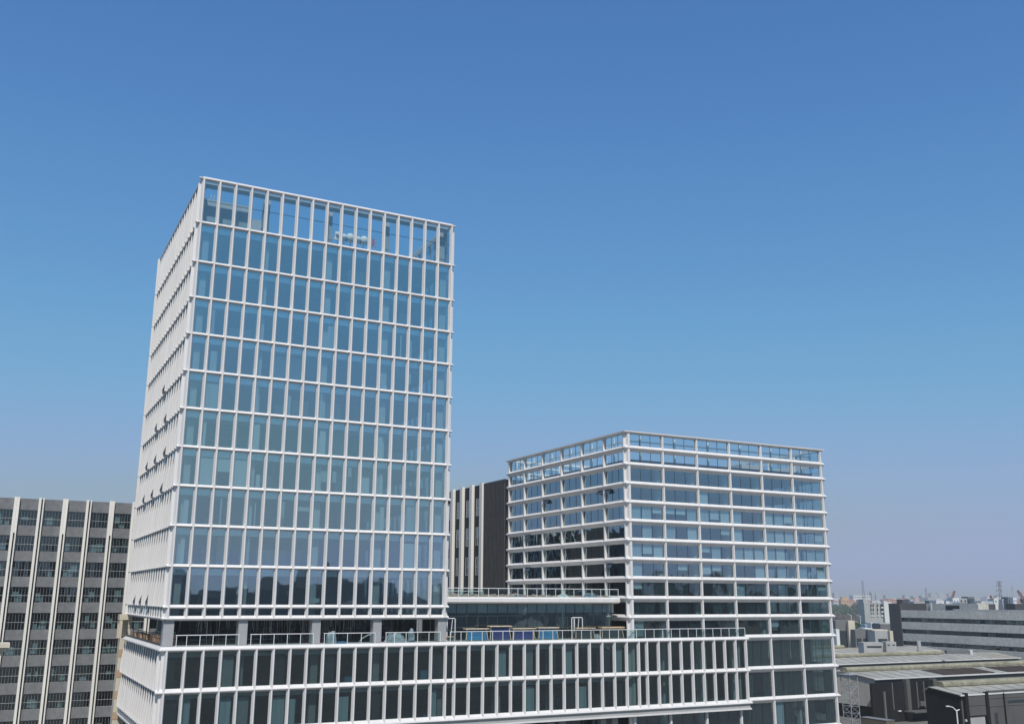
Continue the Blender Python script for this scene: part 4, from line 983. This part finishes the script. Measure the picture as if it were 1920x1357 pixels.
for i, (u, v, d, n, s, lb) in enumerate(((1613, 1170, 640, 160, 1.0, 'bright green bushy tree below the far lamp post'), (1624, 1171, 660, 130, .9, 'bright green bushy tree left of the blue shed'), (1604, 1172, 620, 110, .8, 'small green tree right of the cream tower wall'))):
    p = at(u, v, d); t = thing('bushy_tree', (p.x, p.y, 0), lb, 'tree', 'green trees behind the sheds'); hh = p.z + 1.5
    b = MB(); b.tube([(p.x, p.y, 0), (p.x + .2, p.y, hh * .5), (p.x, p.y + .2, hh * .8)], [.4, .28, .12]); b.build('trunk', 'bark', t)
    r = random.Random(i + 40); b = MB()
    for _ in range(n):
        q = Vector((r.gauss(0, 1), r.gauss(0, 1), r.gauss(0, .8))); q = q.normalized() * r.uniform(.3, 1) ** .5
        o = Vector((p.x, p.y, hh * .72)) + Vector((q.x * 4 * s, q.y * 4 * s, q.z * hh * .3))
        for _ in range(3):
            a, c = Vector((r.gauss(0, 1), r.gauss(0, 1), r.gauss(0, 1))).normalized() * .8, Vector((r.gauss(0, 1), r.gauss(0, 1), r.gauss(0, 1))).normalized() * .8
            b.face([o - a, o - c, o + a, o + c])
    b.build('crown', 'leaf2', t)

b = MB(); r = random.Random(77); ax = Vector((cr.x, cr.y, 0)).normalized()
for _ in range(420):
    d = r.uniform(2100, 5200); u = r.uniform(1550, 1940); p = at(u, 1121, d)
    b.obox((p.x, p.y), ax + Vector((fw.x, fw.y, 0)) * r.uniform(-.5, .5), r.uniform(5, 22), r.uniform(5, 12), 0, r.choice((9, 12, 15, 18, 20, 24)) * r.uniform(.7, 1.3), r.randrange(4))
tag(b.build('low_city', ['tower', 'wwall', 'redroof', 'pink']), 'low pale roofs of the far city fading into haze', 'city', kind='stuff')
def green(r):
    u = r.uniform(1556, 1935); d = r.uniform(1300, 2600); p = at(u, 1121, d); return Vector((p.x, p.y, r.uniform(1, 9))), r.uniform(.7, 1.7)
clumps('far_greenery', 'leaf', 2200, green, 2.4, 'scattered dark treetops among the far low roofs', 'trees', 'stuff')

# skyline on the far side of the viewer, mirrored in the lowest glass row
b = MB(); r = random.Random(9)
for k in range(420):
    d = r.uniform(320, 2200); a = r.uniform(-.4, 1.2); h = r.choice((12, 16, 20, 24, 28)) + r.random() * 6 + d * .007
    if r.random() < .09: h = r.uniform(42, 60)
    x, y = d * math.tan(a) * .9 + 40, -d
    w = r.uniform(12, 38) if h < 40 else r.uniform(14, 26)
    b.obox((x, y), (1, r.uniform(-.4, .4)), w / 2, r.uniform(7, 14), 0, h)
    if h > 40: b.obox((x, y), (1, 0), w / 4, 3, h, h + 4)
tag(b.build('mirrored_skyline', 'mirror'), 'dark city skyline mirrored in the lowest glass row of the tower', 'skyline', kind='stuff')

# ================================================================== AIR, SKY, SUN, CAMERA
hz = bpy.data.materials.new('haze'); nt, N, L = nodes(hz)
o_ = N('ShaderNodeOutputMaterial'); v_ = N('ShaderNodeVolumePrincipled'); L(v_.outputs[0], o_.inputs['Volume'])
v_.inputs['Color'].default_value = (.69, .72, .72, 1); v_.inputs['Density'].default_value = .00021
b = MB(); b.box(-9050, -9050, -1, 9050, 9050, 100)
M['haze'] = hz; tag(b.build('haze', 'haze'), 'pale haze fading the far town', 'haze', kind='stuff')

EL, AZ = math.radians(52), math.radians(199)          # azimuth clockwise from +Y
w = bpy.data.worlds.new('World'); sc.world = w; w.use_nodes = True
nt = w.node_tree; bg = nt.nodes['Background']; sky = nt.nodes.new('ShaderNodeTexSky'); sky.sky_type = 'NISHITA'
sky.sun_disc = False; sky.sun_elevation = EL; sky.sun_rotation = AZ; sky.altitude = 0
sky.air_density = 1.0; sky.dust_density = 0; sky.ozone_density = 8
# the day's own sky colour: deeper blue overhead, flatter lavender towards the horizon
m1 = nt.nodes.new('ShaderNodeVectorMath'); m1.operation = 'SCALE'; m1.inputs['Scale'].default_value = .1
cv = nt.nodes.new('ShaderNodeRGBCurve'); m2 = nt.nodes.new('ShaderNodeVectorMath'); m2.operation = 'SCALE'; m2.inputs['Scale'].default_value = 10
cv.mapping.use_clip = False; cv.mapping.extend = 'EXTRAPOLATED'
for ch, pts in enumerate((((0, .02), (.066, .071), (.098, .107), (.17, .176), (.25, .255), (.34, .295), (.48, .325), (.66, .345), (1, .41)),
                          ((0, .05), (.135, .197), (.198, .280), (.329, .392), (.454, .413), (.56, .418), (.70, .41), (1, .45)),
                          ((0, .12), (.295, .470), (.411, .572), (.605, .645), (.736, .645), (.79, .59), (.82, .53), (1, .55)))):
    c = cv.mapping.curves[ch]
    c.points[0].location = pts[0]; c.points[1].location = pts[-1]
    for q in pts[1:-1]: c.points.new(*q)
cv.mapping.update()
nt.links.new(sky.outputs[0], m1.inputs[0]); nt.links.new(m1.outputs[0], cv.inputs['Color']); nt.links.new(cv.outputs[0], m2.inputs[0])
nt.links.new(m2.outputs[0], bg.inputs[0]); bg.inputs[1].default_value = .1
s = bpy.data.lights.new('sun', 'SUN'); s.energy = 3.75; s.angle = math.radians(.5); s.color = (1, .945, .87)
so = bpy.data.objects.new('sun', s); col.objects.link(so); so.location = (-60, -150, 200)
sd = Vector((math.sin(AZ) * math.cos(EL), math.cos(AZ) * math.cos(EL), math.sin(EL)))
so.rotation_euler = sd.to_track_quat('Z', 'Y').to_euler()

cd = bpy.data.cameras.new('camera'); co = bpy.data.objects.new('camera', cd); col.objects.link(co)
cd.sensor_width = 36; cd.sensor_fit = 'HORIZONTAL'; cd.lens = 36 * F / 1920; cd.clip_start = .5; cd.clip_end = 30000
from mathutils import Matrix
co.matrix_world = Matrix(((cr.x, cu.x, -fw.x, 0), (cr.y, cu.y, -fw.y, 0), (cr.z, cu.z, -fw.z, H), (0, 0, 0, 1)))
sc.camera = co
sc.view_settings.view_transform = 'Standard'; sc.view_settings.look = 'None'
sc.view_settings.exposure = 0; sc.view_settings.gamma = 1
sc.render.engine = 'CYCLES'
cy = sc.cycles; cy.use_denoising = True; cy.max_bounces = 10; cy.transparent_max_bounces = 16; cy.glossy_bounces = 4; cy.diffuse_bounces = 3; cy.volume_bounces = 1
cy.caustics_reflective = False; cy.caustics_refractive = False
